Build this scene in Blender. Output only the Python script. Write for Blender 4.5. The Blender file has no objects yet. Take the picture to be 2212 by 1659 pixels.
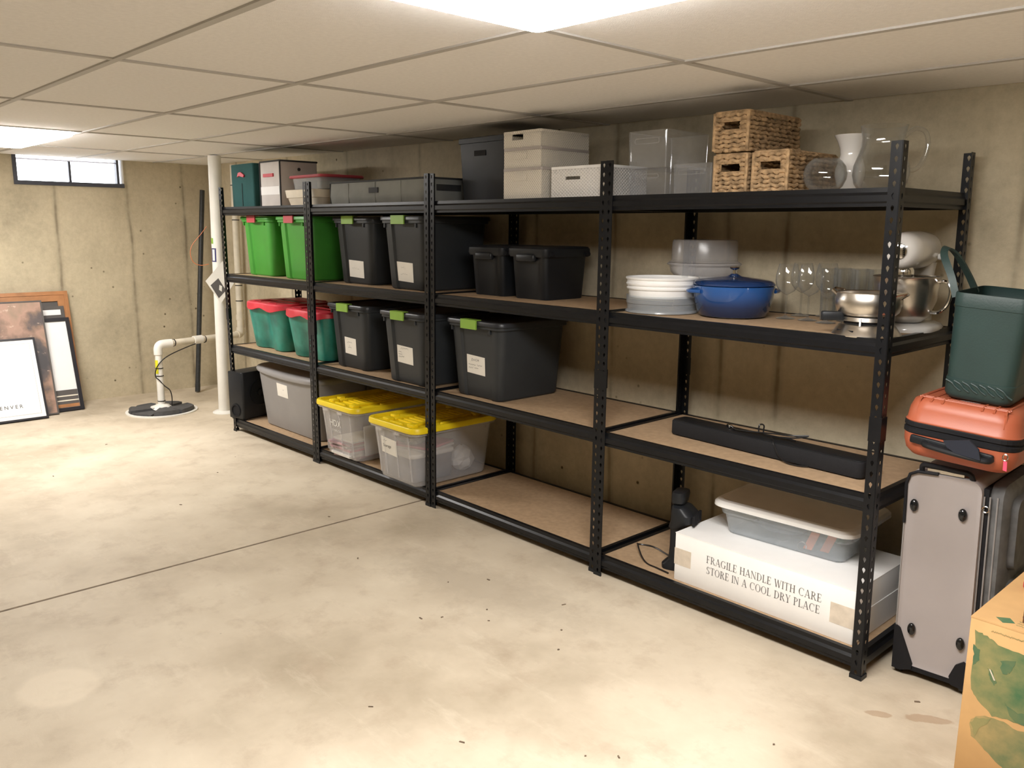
import bpy, math, random
from mathutils import Vector, Matrix

# ------------------------------------------------------------------ camera, world, exposure
scene = bpy.context.scene
col = scene.collection
random.seed(7)
PI = math.pi

cam_data = bpy.data.cameras.new('camera')
cam = bpy.data.objects.new('camera', cam_data)
col.objects.link(cam)
YAW, PITCH, ROLL = -0.8231, 0.1851, -0.0069
_f = Vector((math.sin(YAW) * math.cos(PITCH), math.cos(YAW) * math.cos(PITCH), -math.sin(PITCH)))
_r0 = Vector((math.cos(YAW), -math.sin(YAW), 0))
_d0 = _f.cross(_r0)
_r = _r0 * math.cos(ROLL) + _d0 * math.sin(ROLL)
_d = _d0 * math.cos(ROLL) - _r0 * math.sin(ROLL)
cam.matrix_world = Matrix(((_r.x, -_d.x, -_f.x, 6.0428), (_r.y, -_d.y, -_f.y, -2.7143), (_r.z, -_d.z, -_f.z, 1.5515), (0, 0, 0, 1)))
cam_data.sensor_fit = 'HORIZONTAL'
cam_data.sensor_width = 36.0
cam_data.lens = 36.0 * 1801.58 / 2212.0
cam_data.clip_start = 0.02
scene.camera = cam

world = bpy.data.worlds.new('sky')
scene.world = world
world.use_nodes = True
_bg = world.node_tree.nodes['Background']
_bg.inputs[0].default_value = (0.92, 0.95, 1.0, 1)
_bg.inputs[1].default_value = 10.0

LAMP_STRENGTH = 38.0
LAMP_COLOUR = (1.0, 0.965, 0.93)
scene.view_settings.view_transform = 'Standard'
scene.view_settings.look = 'None'
scene.view_settings.gamma = 1.0
scene.view_settings.use_curve_mapping = False
scene.view_settings.exposure = 0.0
scene.cycles.use_light_tree = False
scene.cycles.max_bounces = 6
scene.cycles.diffuse_bounces = 4
scene.cycles.glossy_bounces = 3
scene.cycles.transparent_max_bounces = 24
scene.cycles.adaptive_threshold = 0.02
scene.cycles.sample_clamp_indirect = 6.0
scene.cycles.caustics_reflective = False
scene.cycles.caustics_refractive = False

# ------------------------------------------------------------------ materials
def new_mat(name):
    m = bpy.data.materials.new(name)
    m.use_nodes = True
    nt = m.node_tree
    return m, nt, nt.nodes['Principled BSDF']


def N(nt, kind, **kw):
    n = nt.nodes.new(kind)
    for k, v in kw.items():
        setattr(n, k, v)
    return n


def pm(name, c, rough=0.5, metal=0.0, var=0.06, scale=12.0, bump=0.0, bscale=80.0, spec=0.5, coat=0.0, trans=0.0, alpha=1.0):
    """principled material with a little procedural colour variation and relief"""
    m, nt, b = new_mat(name)
    b.inputs['Roughness'].default_value = rough
    b.inputs['Metallic'].default_value = metal
    b.inputs['Specular IOR Level'].default_value = spec
    b.inputs['Coat Weight'].default_value = coat
    tc = N(nt, 'ShaderNodeTexCoord')
    nz = N(nt, 'ShaderNodeTexNoise')
    nz.inputs['Scale'].default_value = scale
    nz.inputs['Detail'].default_value = 4
    nt.links.new(tc.outputs['Object'], nz.inputs['Vector'])
    rp = N(nt, 'ShaderNodeValToRGB')
    rp.color_ramp.elements[0].position = 0.3
    rp.color_ramp.elements[1].position = 0.7
    rp.color_ramp.elements[0].color = (*[x * (1 - var) for x in c], 1)
    rp.color_ramp.elements[1].color = (*[min(1, x * (1 + var)) for x in c], 1)
    nt.links.new(nz.outputs['Fac'], rp.inputs['Fac'])
    nt.links.new(rp.outputs['Color'], b.inputs['Base Color'])
    if bump:
        n2 = N(nt, 'ShaderNodeTexNoise')
        n2.inputs['Scale'].default_value = bscale
        n2.inputs['Detail'].default_value = 3
        nt.links.new(tc.outputs['Object'], n2.inputs['Vector'])
        bp = N(nt, 'ShaderNodeBump')
        bp.inputs['Strength'].default_value = bump
        bp.inputs['Distance'].default_value = 0.004
        nt.links.new(n2.outputs['Fac'], bp.inputs['Height'])
        nt.links.new(bp.outputs['Normal'], b.inputs['Normal'])
    return m


def clear_mat(name, tint, milk=0.2, rough=0.15, edge=0.5, gloss=1.0):
    """thin clear plastic or glass: what lies behind shows through, milky film, reflections that grow at grazing angles"""
    m, nt, b = new_mat(name)
    out = nt.nodes['Material Output']
    tr = N(nt, 'ShaderNodeBsdfTransparent')
    tr.inputs[0].default_value = (*[0.86 + 0.14 * x for x in tint], 1)
    b.inputs['Base Color'].default_value = (*tint, 1)
    b.inputs['Roughness'].default_value = max(rough, 0.3)
    gl = N(nt, 'ShaderNodeBsdfGlossy')
    gl.inputs['Roughness'].default_value = rough
    lw = N(nt, 'ShaderNodeLayerWeight')
    lw.inputs['Blend'].default_value = 0.35
    tc = N(nt, 'ShaderNodeTexCoord')
    nz = N(nt, 'ShaderNodeTexNoise')
    nz.inputs['Scale'].default_value = 9
    nt.links.new(tc.outputs['Object'], nz.inputs['Vector'])
    mm = N(nt, 'ShaderNodeMath', operation='MULTIPLY')
    mm.inputs[1].default_value = milk * 0.5
    nt.links.new(nz.outputs['Fac'], mm.inputs[0])
    me = N(nt, 'ShaderNodeMath', operation='MULTIPLY_ADD')
    me.inputs[1].default_value = edge
    pw = N(nt, 'ShaderNodeMath', operation='POWER')
    pw.inputs[1].default_value = 2.0
    nt.links.new(lw.outputs['Facing'], pw.inputs[0])
    nt.links.new(pw.outputs[0], me.inputs[0])
    ad = N(nt, 'ShaderNodeMath', operation='ADD')
    ad.inputs[1].default_value = milk * 0.75
    nt.links.new(mm.outputs[0], ad.inputs[0])
    nt.links.new(ad.outputs[0], me.inputs[2])
    m1 = N(nt, 'ShaderNodeMixShader')
    nt.links.new(me.outputs[0], m1.inputs[0])
    nt.links.new(tr.outputs[0], m1.inputs[1])
    nt.links.new(b.outputs[0], m1.inputs[2])
    l2 = N(nt, 'ShaderNodeLayerWeight')
    l2.inputs['Blend'].default_value = 0.5
    p5 = N(nt, 'ShaderNodeMath', operation='POWER')
    p5.inputs[1].default_value = 4.0
    nt.links.new(l2.outputs['Facing'], p5.inputs[0])
    mg = N(nt, 'ShaderNodeMath', operation='MULTIPLY_ADD')
    mg.inputs[1].default_value = 0.45 * gloss
    mg.inputs[2].default_value = 0.035 * gloss
    nt.links.new(p5.outputs[0], mg.inputs[0])
    m2 = N(nt, 'ShaderNodeMixShader')
    nt.links.new(mg.outputs[0], m2.inputs[0])
    nt.links.new(m1.outputs[0], m2.inputs[1])
    nt.links.new(gl.outputs[0], m2.inputs[2])
    nt.links.new(m2.outputs[0], out.inputs['Surface'])
    return m


def ramp(nt, fac, stops):
    r = N(nt, 'ShaderNodeValToRGB')
    while len(r.color_ramp.elements) < len(stops):
        r.color_ramp.elements.new(0.5)
    for e, (p, c) in zip(r.color_ramp.elements, stops):
        e.position = p
        e.color = (*c, 1) if len(c) == 3 else c
    nt.links.new(fac, r.inputs['Fac'])
    return r.outputs['Color']


def noise(nt, vec, scale, detail=5, rough=0.6, mapping=None):
    n = N(nt, 'ShaderNodeTexNoise')
    n.inputs['Scale'].default_value = scale
    n.inputs['Detail'].default_value = detail
    n.inputs['Roughness'].default_value = rough
    if mapping:
        mp = N(nt, 'ShaderNodeMapping')
        mp.inputs['Scale'].default_value = mapping
        nt.links.new(vec, mp.inputs['Vector'])
        vec = mp.outputs[0]
    nt.links.new(vec, n.inputs['Vector'])
    return n.outputs['Fac']


def mixc(nt, fac, a, b, mode='MIX'):
    m = N(nt, 'ShaderNodeMix', data_type='RGBA', blend_type=mode)
    if isinstance(fac, (int, float)):
        m.inputs[0].default_value = fac
    else:
        nt.links.new(fac, m.inputs[0])
    for s, v in ((6, a), (7, b)):
        if isinstance(v, tuple):
            m.inputs[s].default_value = (*v, 1)
        else:
            nt.links.new(v, m.inputs[s])
    return m.outputs[2]


def wall_mat(name, axis, seams, base=(0.56, 0.485, 0.345)):
    """poured concrete: mottling, vertical runs, bug holes and the joints left by the form panels"""
    m, nt, b = new_mat(name)
    tc = N(nt, 'ShaderNodeTexCoord')
    v = tc.outputs['Object']
    big = noise(nt, v, 1.7, 7, 0.66)
    c = ramp(nt, big, [(0.32, tuple(x * 0.68 for x in base)), (0.5, base), (0.72, tuple(min(1, x * 1.16) for x in base))])
    run = noise(nt, v, 1.0, 6, 0.65, (2.8, 2.8, 0.6))
    c = mixc(nt, ramp(nt, run, [(0.50, (0, 0, 0)), (0.74, (0.50, 0.50, 0.50))]), c, (0.29, 0.245, 0.165))
    fine = noise(nt, v, 26, 6, 0.7)
    c = mixc(nt, 0.30, c, ramp(nt, fine, [(0.3, (0.38, 0.33, 0.23)), (0.7, (0.70, 0.62, 0.45))]))
    # bug holes
    vo = N(nt, 'ShaderNodeTexVoronoi')
    vo.inputs['Scale'].default_value = 9
    nt.links.new(v, vo.inputs['Vector'])
    gate = noise(nt, v, 3.1, 2, 0.5)
    lt = N(nt, 'ShaderNodeMath', operation='MULTIPLY')
    hole = ramp(nt, vo.outputs['Distance'], [(0.05, (1, 1, 1)), (0.11, (0, 0, 0))])
    gt = ramp(nt, gate, [(0.50, (0, 0, 0)), (0.56, (1, 1, 1))])
    nt.links.new(hole, lt.inputs[0])
    nt.links.new(gt, lt.inputs[1])
    c = mixc(nt, lt.outputs[0], c, (0.11, 0.085, 0.05))
    # seams
    sp = N(nt, 'ShaderNodeSeparateXYZ')
    nt.links.new(v, sp.inputs[0])
    wob = noise(nt, v, 2.2, 3, 0.5)
    co = N(nt, 'ShaderNodeMath', operation='MULTIPLY_ADD')
    nt.links.new(wob, co.inputs[0])
    co.inputs[1].default_value = 0.05
    nt.links.new(sp.outputs[axis], co.inputs[2])
    tot = None
    for s in seams:
        a = N(nt, 'ShaderNodeMath', operation='SUBTRACT')
        nt.links.new(co.outputs[0], a.inputs[0])
        a.inputs[1].default_value = s + 0.025
        ab = N(nt, 'ShaderNodeMath', operation='ABSOLUTE')
        nt.links.new(a.outputs[0], ab.inputs[0])
        if tot is None:
            tot = ab.outputs[0]
        else:
            mn = N(nt, 'ShaderNodeMath', operation='MINIMUM')
            nt.links.new(tot, mn.inputs[0])
            nt.links.new(ab.outputs[0], mn.inputs[1])
            tot = mn.outputs[0]
    sm = ramp(nt, tot, [(0.004, (0.8, 0.8, 0.8)), (0.014, (0.30, 0.30, 0.30)), (0.035, (0, 0, 0))])
    brk = N(nt, 'ShaderNodeMath', operation='MULTIPLY')
    nt.links.new(sm, brk.inputs[0])
    nt.links.new(ramp(nt, noise(nt, v, 2.6, 4, 0.7), [(0.32, (0.15, 0.15, 0.15)), (0.6, (1, 1, 1))]), brk.inputs[1])
    c = mixc(nt, brk.outputs[0], c, (0.21, 0.175, 0.12))
    nt.links.new(c, b.inputs['Base Color'])
    b.inputs['Roughness'].default_value = 0.9
    b.inputs['Specular IOR Level'].default_value = 0.2
    bp = N(nt, 'ShaderNodeBump')
    bp.inputs['Strength'].default_value = 0.35
    bp.inputs['Distance'].default_value = 0.01
    nt.links.new(fine, bp.inputs['Height'])
    nt.links.new(bp.outputs[0], b.inputs['Normal'])
    return m


def floor_mat():
    m, nt, b = new_mat('floor_concrete')
    tc = N(nt, 'ShaderNodeTexCoord')
    v = tc.outputs['Object']
    base = (0.60, 0.515, 0.395)
    big = noise(nt, v, 0.9, 6, 0.62)
    c = ramp(nt, big, [(0.33, (0.42, 0.35, 0.255)), (0.5, base), (0.68, (0.72, 0.635, 0.50))])
    mid = noise(nt, v, 5.5, 7, 0.68)
    c = mixc(nt, ramp(nt, mid, [(0.52, (0, 0, 0)), (0.75, (0.5, 0.5, 0.5))]), c, (0.36, 0.27, 0.19))
    st = noise(nt, v, 3.0, 5, 0.7, (1.0, 3.2, 1.0))
    c = mixc(nt, ramp(nt, st, [(0.56, (0, 0, 0)), (0.80, (0.45, 0.45, 0.45))]), c, (0.78, 0.70, 0.56))
    # dirt flecks
    vo = N(nt, 'ShaderNodeTexVoronoi')
    vo.inputs['Scale'].default_value = 6
    nt.links.new(v, vo.inputs['Vector'])
    hole = ramp(nt, vo.outputs['Distance'], [(0.018, (1, 1, 1)), (0.035, (0, 0, 0))])
    gt = ramp(nt, noise(nt, v, 1.7, 3, 0.5), [(0.53, (0, 0, 0)), (0.60, (1, 1, 1))])
    mu = N(nt, 'ShaderNodeMath', operation='MULTIPLY')
    nt.links.new(hole, mu.inputs[0])
    nt.links.new(gt, mu.inputs[1])
    c = mixc(nt, mu.outputs[0], c, (0.12, 0.08, 0.05))

    def spot(cx, cy, rx, ry, rot, rough_edge=0.35):
        mp = N(nt, 'ShaderNodeMapping', vector_type='TEXTURE')
        mp.inputs['Location'].default_value = (cx, cy, 0)
        mp.inputs['Rotation'].default_value = (0, 0, rot)
        mp.inputs['Scale'].default_value = (rx, ry, 1)
        nt.links.new(v, mp.inputs['Vector'])
        ln = N(nt, 'ShaderNodeVectorMath', operation='LENGTH')
        nt.links.new(mp.outputs[0], ln.inputs[0])
        ma = N(nt, 'ShaderNodeMath', operation='MULTIPLY_ADD')
        nt.links.new(noise(nt, v, 16, 6, 0.7), ma.inputs[0])
        ma.inputs[1].default_value = rough_edge * 2
        nt.links.new(ln.outputs['Value'], ma.inputs[2])
        sb = N(nt, 'ShaderNodeMath', operation='SUBTRACT')
        nt.links.new(ma.outputs[0], sb.inputs[0])
        sb.inputs[1].default_value = rough_edge
        return sb.outputs[0]
    # pale round patch of filler, the scuffed area in front of the shelves, brown spill marks by the suitcase
    s = spot(3.085, -2.07, 0.15, 0.13, 0.3, 0.12)
    c = mixc(nt, ramp(nt, s, [(0.80, (0.55, 0.55, 0.55)), (1.0, (0, 0, 0))]), c, (0.80, 0.70, 0.55))
    s = spot(3.45, -0.46, 0.75, 0.24, 0.15, 0.5)
    c = mixc(nt, ramp(nt, s, [(0.35, (0.58, 0.58, 0.58)), (1.1, (0, 0, 0))]), c, (0.44, 0.37, 0.28))
    s = spot(5.16, -0.06, 0.085, 0.028, 0.6, 0.5)
    c = mixc(nt, ramp(nt, s, [(0.75, (0.6, 0.6, 0.6)), (0.9, (0, 0, 0))]), c, (0.36, 0.24, 0.15))
    s = spot(5.045, -0.145, 0.05, 0.022, 0.5, 0.5)
    c = mixc(nt, ramp(nt, s, [(0.75, (0.6, 0.6, 0.6)), (0.9, (0, 0, 0))]), c, (0.36, 0.24, 0.15))
    nt.links.new(c, b.inputs['Base Color'])
    b.inputs['Roughness'].default_value = 0.62
    b.inputs['Specular IOR Level'].default_value = 0.35
    bp = N(nt, 'ShaderNodeBump')
    bp.inputs['Strength'].default_value = 0.12
    bp.inputs['Distance'].default_value = 0.008
    nt.links.new(noise(nt, v, 30, 6, 0.7), bp.inputs['Height'])
    nt.links.new(bp.outputs[0], b.inputs['Normal'])
    return m


def emit_mat(name, colour, strength):
    m, nt, b = new_mat(name)
    b.inputs['Base Color'].default_value = (0.8, 0.8, 0.8, 1)
    b.inputs['Emission Color'].default_value = (*colour, 1)
    b.inputs['Emission Strength'].default_value = strength
    return m


def weave_mat(name, c, dark, sx, sz, strength=0.6, rough=0.6):
    m, nt, b = new_mat(name)
    tc = N(nt, 'ShaderNodeTexCoord')
    sp = N(nt, 'ShaderNodeSeparateXYZ')
    nt.links.new(tc.outputs['Object'], sp.inputs[0])
    ad = N(nt, 'ShaderNodeMath', operation='ADD')
    nt.links.new(sp.outputs[0], ad.inputs[0])
    nt.links.new(sp.outputs[1], ad.inputs[1])

    def sine(o, k):
        mu = N(nt, 'ShaderNodeMath', operation='MULTIPLY')
        mu.inputs[1].default_value = k
        nt.links.new(o, mu.inputs[0])
        si = N(nt, 'ShaderNodeMath', operation='SINE')
        nt.links.new(mu.outputs[0], si.inputs[0])
        return si.outputs[0]
    pr = N(nt, 'ShaderNodeMath', operation='MULTIPLY')
    nt.links.new(sine(ad.outputs[0], sx), pr.inputs[0])
    nt.links.new(sine(sp.outputs[2], sz), pr.inputs[1])
    ma = N(nt, 'ShaderNodeMath', operation='MULTIPLY_ADD')
    nt.links.new(pr.outputs[0], ma.inputs[0])
    ma.inputs[1].default_value = 0.5
    ma.inputs[2].default_value = 0.5
    nt.links.new(ramp(nt, ma.outputs[0], [(0.15, dark), (0.45, c)]), b.inputs['Base Color'])
    bp = N(nt, 'ShaderNodeBump')
    bp.inputs['Strength'].default_value = strength
    bp.inputs['Distance'].default_value = 0.003
    nt.links.new(ma.outputs[0], bp.inputs['Height'])
    nt.links.new(bp.outputs[0], b.inputs['Normal'])
    b.inputs['Roughness'].default_value = rough
    return m


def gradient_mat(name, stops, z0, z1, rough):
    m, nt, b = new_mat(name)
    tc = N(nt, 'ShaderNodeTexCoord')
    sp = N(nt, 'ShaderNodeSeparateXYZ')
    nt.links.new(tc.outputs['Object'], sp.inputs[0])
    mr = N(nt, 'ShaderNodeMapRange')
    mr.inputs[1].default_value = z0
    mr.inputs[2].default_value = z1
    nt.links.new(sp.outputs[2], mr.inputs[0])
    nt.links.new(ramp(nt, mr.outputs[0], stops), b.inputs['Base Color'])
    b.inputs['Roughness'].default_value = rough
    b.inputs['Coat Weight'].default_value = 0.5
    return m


def art_mat():
    m, nt, b = new_mat('painted_canvas')
    tc = N(nt, 'ShaderNodeTexCoord')
    v = tc.outputs['Object']
    n1 = noise(nt, v, 3.4, 5, 0.55, (1.0, 1.0, 0.8))
    c = ramp(nt, n1, [(0.36, (0.07, 0.065, 0.07)), (0.45, (0.13, 0.10, 0.095)), (0.49, (0.24, 0.16, 0.12)), (0.55, (0.40, 0.25, 0.19)), (0.68, (0.26, 0.20, 0.14))])
    n2 = noise(nt, v, 9, 6, 0.75, (1, 1.0, 2.2))
    c = mixc(nt, ramp(nt, n2, [(0.62, (0, 0, 0)), (0.68, (1, 1, 1))]), c, (0.62, 0.48, 0.38))
    nt.links.new(c, b.inputs['Base Color'])
    b.inputs['Roughness'].default_value = 0.6
    return m


M = {}
M['black_steel'] = pm('black_steel', (0.006, 0.0065, 0.008), 0.34, 0.0, 0.15, 30, spec=0.28)
M['board'] = pm('particle_board', (0.43, 0.30, 0.185), 0.75, 0, 0.10, 40, 0.05, 200, spec=0.2)
M['tile'] = pm('ceiling_tile_fibre', (0.88, 0.865, 0.85), 0.95, 0, 0.03, 60, 0.25, 260, spec=0.1)
M['tbar'] = pm('painted_grid', (0.50, 0.48, 0.45), 0.6, 0, 0.02)
M['lens'] = emit_mat('lamp_lens', LAMP_COLOUR, LAMP_STRENGTH)
M['white_paint'] = pm('white_enamel', (0.80, 0.78, 0.72), 0.4, 0, 0.04)
M['charcoal'] = pm('charcoal_plastic', (0.034, 0.038, 0.042), 0.45, 0, 0.06, 8, 0.06, 220, spec=0.28)
M['charcoal_lid'] = pm('charcoal_lid_plastic', (0.028, 0.031, 0.037), 0.36, 0, 0.06, 8, spec=0.4)
M['lime'] = pm('lime_latch_plastic', (0.24, 0.43, 0.06), 0.4, 0, 0.05)
M['green'] = pm('green_plastic', (0.055, 0.29, 0.036), 0.42, 0, 0.06, 8, 0.05, 200)
M['red'] = pm('red_plastic', (0.56, 0.035, 0.055), 0.38, 0, 0.06)
M['red_soft'] = pm('faded_red_latch', (0.46, 0.06, 0.075), 0.45, 0, 0.06)
M['paper'] = pm('paper', (0.80, 0.77, 0.70), 0.8, 0, 0.03)
M['ink'] = pm('ink', (0.03, 0.03, 0.035), 0.7, 0, 0.05)
M['faint_ink'] = pm('faint_ink', (0.42, 0.40, 0.37), 0.7, 0, 0.05)
M['teal_tote'] = pm('teal_tote_plastic', (0.025, 0.19, 0.145), 0.33, 0, 0.55, 7, 0.05, 60)
M['grey_tote'] = pm('grey_tote_plastic', (0.26, 0.25, 0.245), 0.45, 0, 0.05, 6, 0.04, 160)
M['black_plastic'] = pm('black_plastic', (0.012, 0.0135, 0.016), 0.42, 0, 0.1, spec=0.3)
M['black_matt'] = pm('black_matt', (0.010, 0.010, 0.012), 0.7, 0, 0.1, spec=0.25)
M['black_gloss'] = pm('black_gloss', (0.008, 0.009, 0.010), 0.12, 0, 0.1)
M['black_cloth'] = pm('black_speaker_cloth', (0.018, 0.018, 0.020), 0.85, 0, 0.1, 200, 0.4, 900, spec=0.25)
M['yellow'] = pm('yellow_plastic', (0.92, 0.70, 0.014), 0.38, 0, 0.05, 10)
M['clear_tote'] = clear_mat('clear_tote_plastic', (0.84, 0.83, 0.84), 0.20, 0.2, 0.25, 0.8)
M['clear_bin'] = clear_mat('clear_bin_plastic', (0.70, 0.75, 0.79), 0.20, 0.2, 0.3, 0.8)
M['acrylic'] = clear_mat('clear_acrylic', (0.85, 0.87, 0.90), 0.05, 0.05, 0.35, 1.0)
M['glass'] = clear_mat('clear_glass', (0.50, 0.52, 0.51), 0.012, 0.02, 0.85, 1.7)
M['white_plastic'] = pm('white_plastic', (0.86, 0.855, 0.84), 0.4, 0, 0.03)
M['carton_white'] = pm('white_card', (0.90, 0.895, 0.88), 0.7, 0, 0.02)
M['tape'] = pm('packing_tape', (0.66, 0.58, 0.48), 0.35, 0, 0.12, 25)
M['text_grey'] = pm('grey_print', (0.15, 0.14, 0.14), 0.7, 0, 0.05)
M['cream'] = weave_mat('cream_lattice', (0.74, 0.70, 0.62), (0.46, 0.42, 0.36), 480, 420, 0.5)
M['white_weave'] = weave_mat('white_rattan', (0.80, 0.79, 0.77), (0.60, 0.59, 0.57), 330, 420, 0.9)
M['grey_lid'] = pm('taupe_lid', (0.42, 0.38, 0.36), 0.5)
M['seagrass'] = pm('seagrass', (0.40, 0.27, 0.15), 0.8, 0, 0.5, 38, 0.8, 120, spec=0.2)
M['grey_fabric'] = pm('grey_fabric', (0.25, 0.26, 0.25), 0.9, 0, 0.10, 7, 0.5, 30, spec=0.15)
M['dark_trim'] = pm('dark_trim', (0.03, 0.032, 0.036), 0.75)
M['dark_bin'] = pm('dark_bin_plastic', (0.035, 0.042, 0.055), 0.5)
M['spruce'] = pm('spruce_canvas', (0.028, 0.095, 0.095), 0.8, 0, 0.08, 10, 0.2, 300, spec=0.2)
M['white_canvas'] = pm('white_canvas', (0.62, 0.59, 0.57), 0.8, 0, 0.05)
M['pale_plastic'] = pm('cream_plastic', (0.78, 0.72, 0.60), 0.45)
M['red_lid_dull'] = pm('dull_red_lid', (0.40, 0.05, 0.07), 0.4)
M['steel'] = pm('brushed_steel', (0.66, 0.62, 0.57), 0.30, 1.0, 0.05, 60)
M['chrome'] = pm('chrome', (0.75, 0.75, 0.75), 0.08, 1.0, 0.02)
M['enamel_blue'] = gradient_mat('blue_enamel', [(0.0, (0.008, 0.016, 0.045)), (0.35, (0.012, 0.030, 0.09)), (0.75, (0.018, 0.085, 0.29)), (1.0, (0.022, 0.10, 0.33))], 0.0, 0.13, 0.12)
M['enamel_lid'] = pm('navy_enamel', (0.010, 0.035, 0.12), 0.1, 0, 0.1, coat=0.5)
M['white_gloss'] = pm('white_glaze', (0.80, 0.78, 0.74), 0.12, 0, 0.02, coat=0.4)
M['mixer'] = pm('white_mixer_enamel', (0.72, 0.70, 0.67), 0.15, 0, 0.02, coat=0.4)
M['case_grey'] = pm('grey_nylon', (0.36, 0.325, 0.315), 0.8, 0, 0.07, 3, 0.25, 14, spec=0.25)
M['case_dark'] = pm('dark_grey_nylon', (0.10, 0.10, 0.10), 0.75, 0, 0.3, 20, 0.2, 60)
M['orange'] = pm('coral_shell', (0.42, 0.108, 0.052), 0.42, 0, 0.06, 6, 0.05, 300)
M['navy_cloth'] = pm('navy_cloth', (0.014, 0.017, 0.028), 0.9)
M['pink'] = pm('pink_tag', (0.85, 0.08, 0.16), 0.5)
M['deep_green'] = pm('deep_green_plastic', (0.018, 0.042, 0.039), 0.5, 0, 0.1, 8, 0.12, 160)
M['cardboard'] = pm('cardboard', (0.62, 0.38, 0.17), 0.8, 0, 0.07, 9, 0.05, 120, spec=0.15)
def print_mat(name, a, b, sc):
    m, nt, bs = new_mat(name)
    tc = N(nt, 'ShaderNodeTexCoord')
    nt.links.new(ramp(nt, noise(nt, tc.outputs['Object'], sc, 5, 0.6), [(0.36, a), (0.52, tuple((x + y) / 2 for x, y in zip(a, b))), (0.66, b)]), bs.inputs['Base Color'])
    bs.inputs['Roughness'].default_value = 0.8
    return m


M['print_green'] = print_mat('green_print', (0.06, 0.15, 0.065), (0.30, 0.27, 0.11), 7)
M['print_deep'] = print_mat('deep_green_print', (0.05, 0.14, 0.075), (0.13, 0.18, 0.08), 14)
M['print_olive'] = print_mat('olive_print', (0.16, 0.19, 0.085), (0.42, 0.31, 0.13), 8)
M['wood'] = pm('orange_oak', (0.42, 0.19, 0.075), 0.45, 0, 0.15, 14)
M['art'] = art_mat()
M['frame_black'] = pm('black_frame', (0.016, 0.015, 0.020), 0.4)
M['mat_grey'] = pm('grey_card', (0.10, 0.09, 0.085), 0.8)
M['print_white'] = pm('white_print', (0.86, 0.86, 0.86), 0.6, 0, 0.01)
M['pole_black'] = pm('black_iron_pipe', (0.030, 0.032, 0.032), 0.5, 0, 0.25, 30)
M['pvc'] = pm('pvc', (0.72, 0.66, 0.54), 0.4, 0, 0.12, 9)
M['pvc_white'] = pm('pvc_white', (0.82, 0.80, 0.74), 0.4, 0, 0.05, 9)
M['sump_cover'] = pm('sump_rubber', (0.075, 0.075, 0.077), 0.7, 0, 0.15, 30)
M['label_yellow'] = pm('yellow_sticker', (0.75, 0.72, 0.02), 0.6)
M['orange_wire'] = pm('orange_wire', (0.55, 0.16, 0.05), 0.5)
M['orange_strap'] = pm('orange_strap', (0.72, 0.20, 0.06), 0.6)
M['window_frame'] = pm('window_frame_paint', (0.055, 0.058, 0.075), 0.5)
M['window_rail'] = pm('window_rail_paint', (0.55, 0.53, 0.62), 0.5)
M['reveal'] = pm('white_reveal', (0.8, 0.8, 0.8), 0.7)
M['leather'] = pm('brown_leather', (0.13, 0.055, 0.03), 0.5, 0, 0.15, 30, 0.2, 100)
M['magazine'] = pm('magazine_cover', (0.45, 0.30, 0.32), 0.4, 0, 0.6, 12)
M['magazine_pale'] = pm('magazine_pale', (0.72, 0.70, 0.66), 0.5, 0, 0.1, 12)
M['magazine_pink'] = pm('magazine_pink', (0.66, 0.20, 0.28), 0.4, 0, 0.3, 12)
M['sticker_navy'] = pm('navy_sticker', (0.05, 0.05, 0.16), 0.5)
M['pale_blue_cloth'] = pm('pale_blue_cloth', (0.34, 0.38, 0.44), 0.85, 0, 0.2)
M['tissue'] = pm('white_tissue', (0.82, 0.81, 0.80), 0.85, 0, 0.05)
M['inner_bin'] = pm('blue_grey_bin', (0.22, 0.24, 0.29), 0.35, 0, 0.4, 9)
M['cable'] = pm('black_cable', (0.012, 0.012, 0.013), 0.3)
M['debris'] = pm('dirt', (0.17, 0.125, 0.085), 0.9, 0, 0.4, 20)
M['floor'] = floor_mat()
M['wall_back'] = wall_mat('wall_back_concrete', 0, [-1.3, -0.35, 0.56, 1.45, 2.56, 3.15, 3.83, 4.13, 5.05, 5.7])
M['wall_left'] = wall_mat('wall_left_concrete', 1, [-2.6, -1.9, -0.64, -0.04, 0.46])
M['wall_plain'] = wall_mat('wall_plain_concrete', 0, [1.0, 3.4, 6.2])


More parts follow.
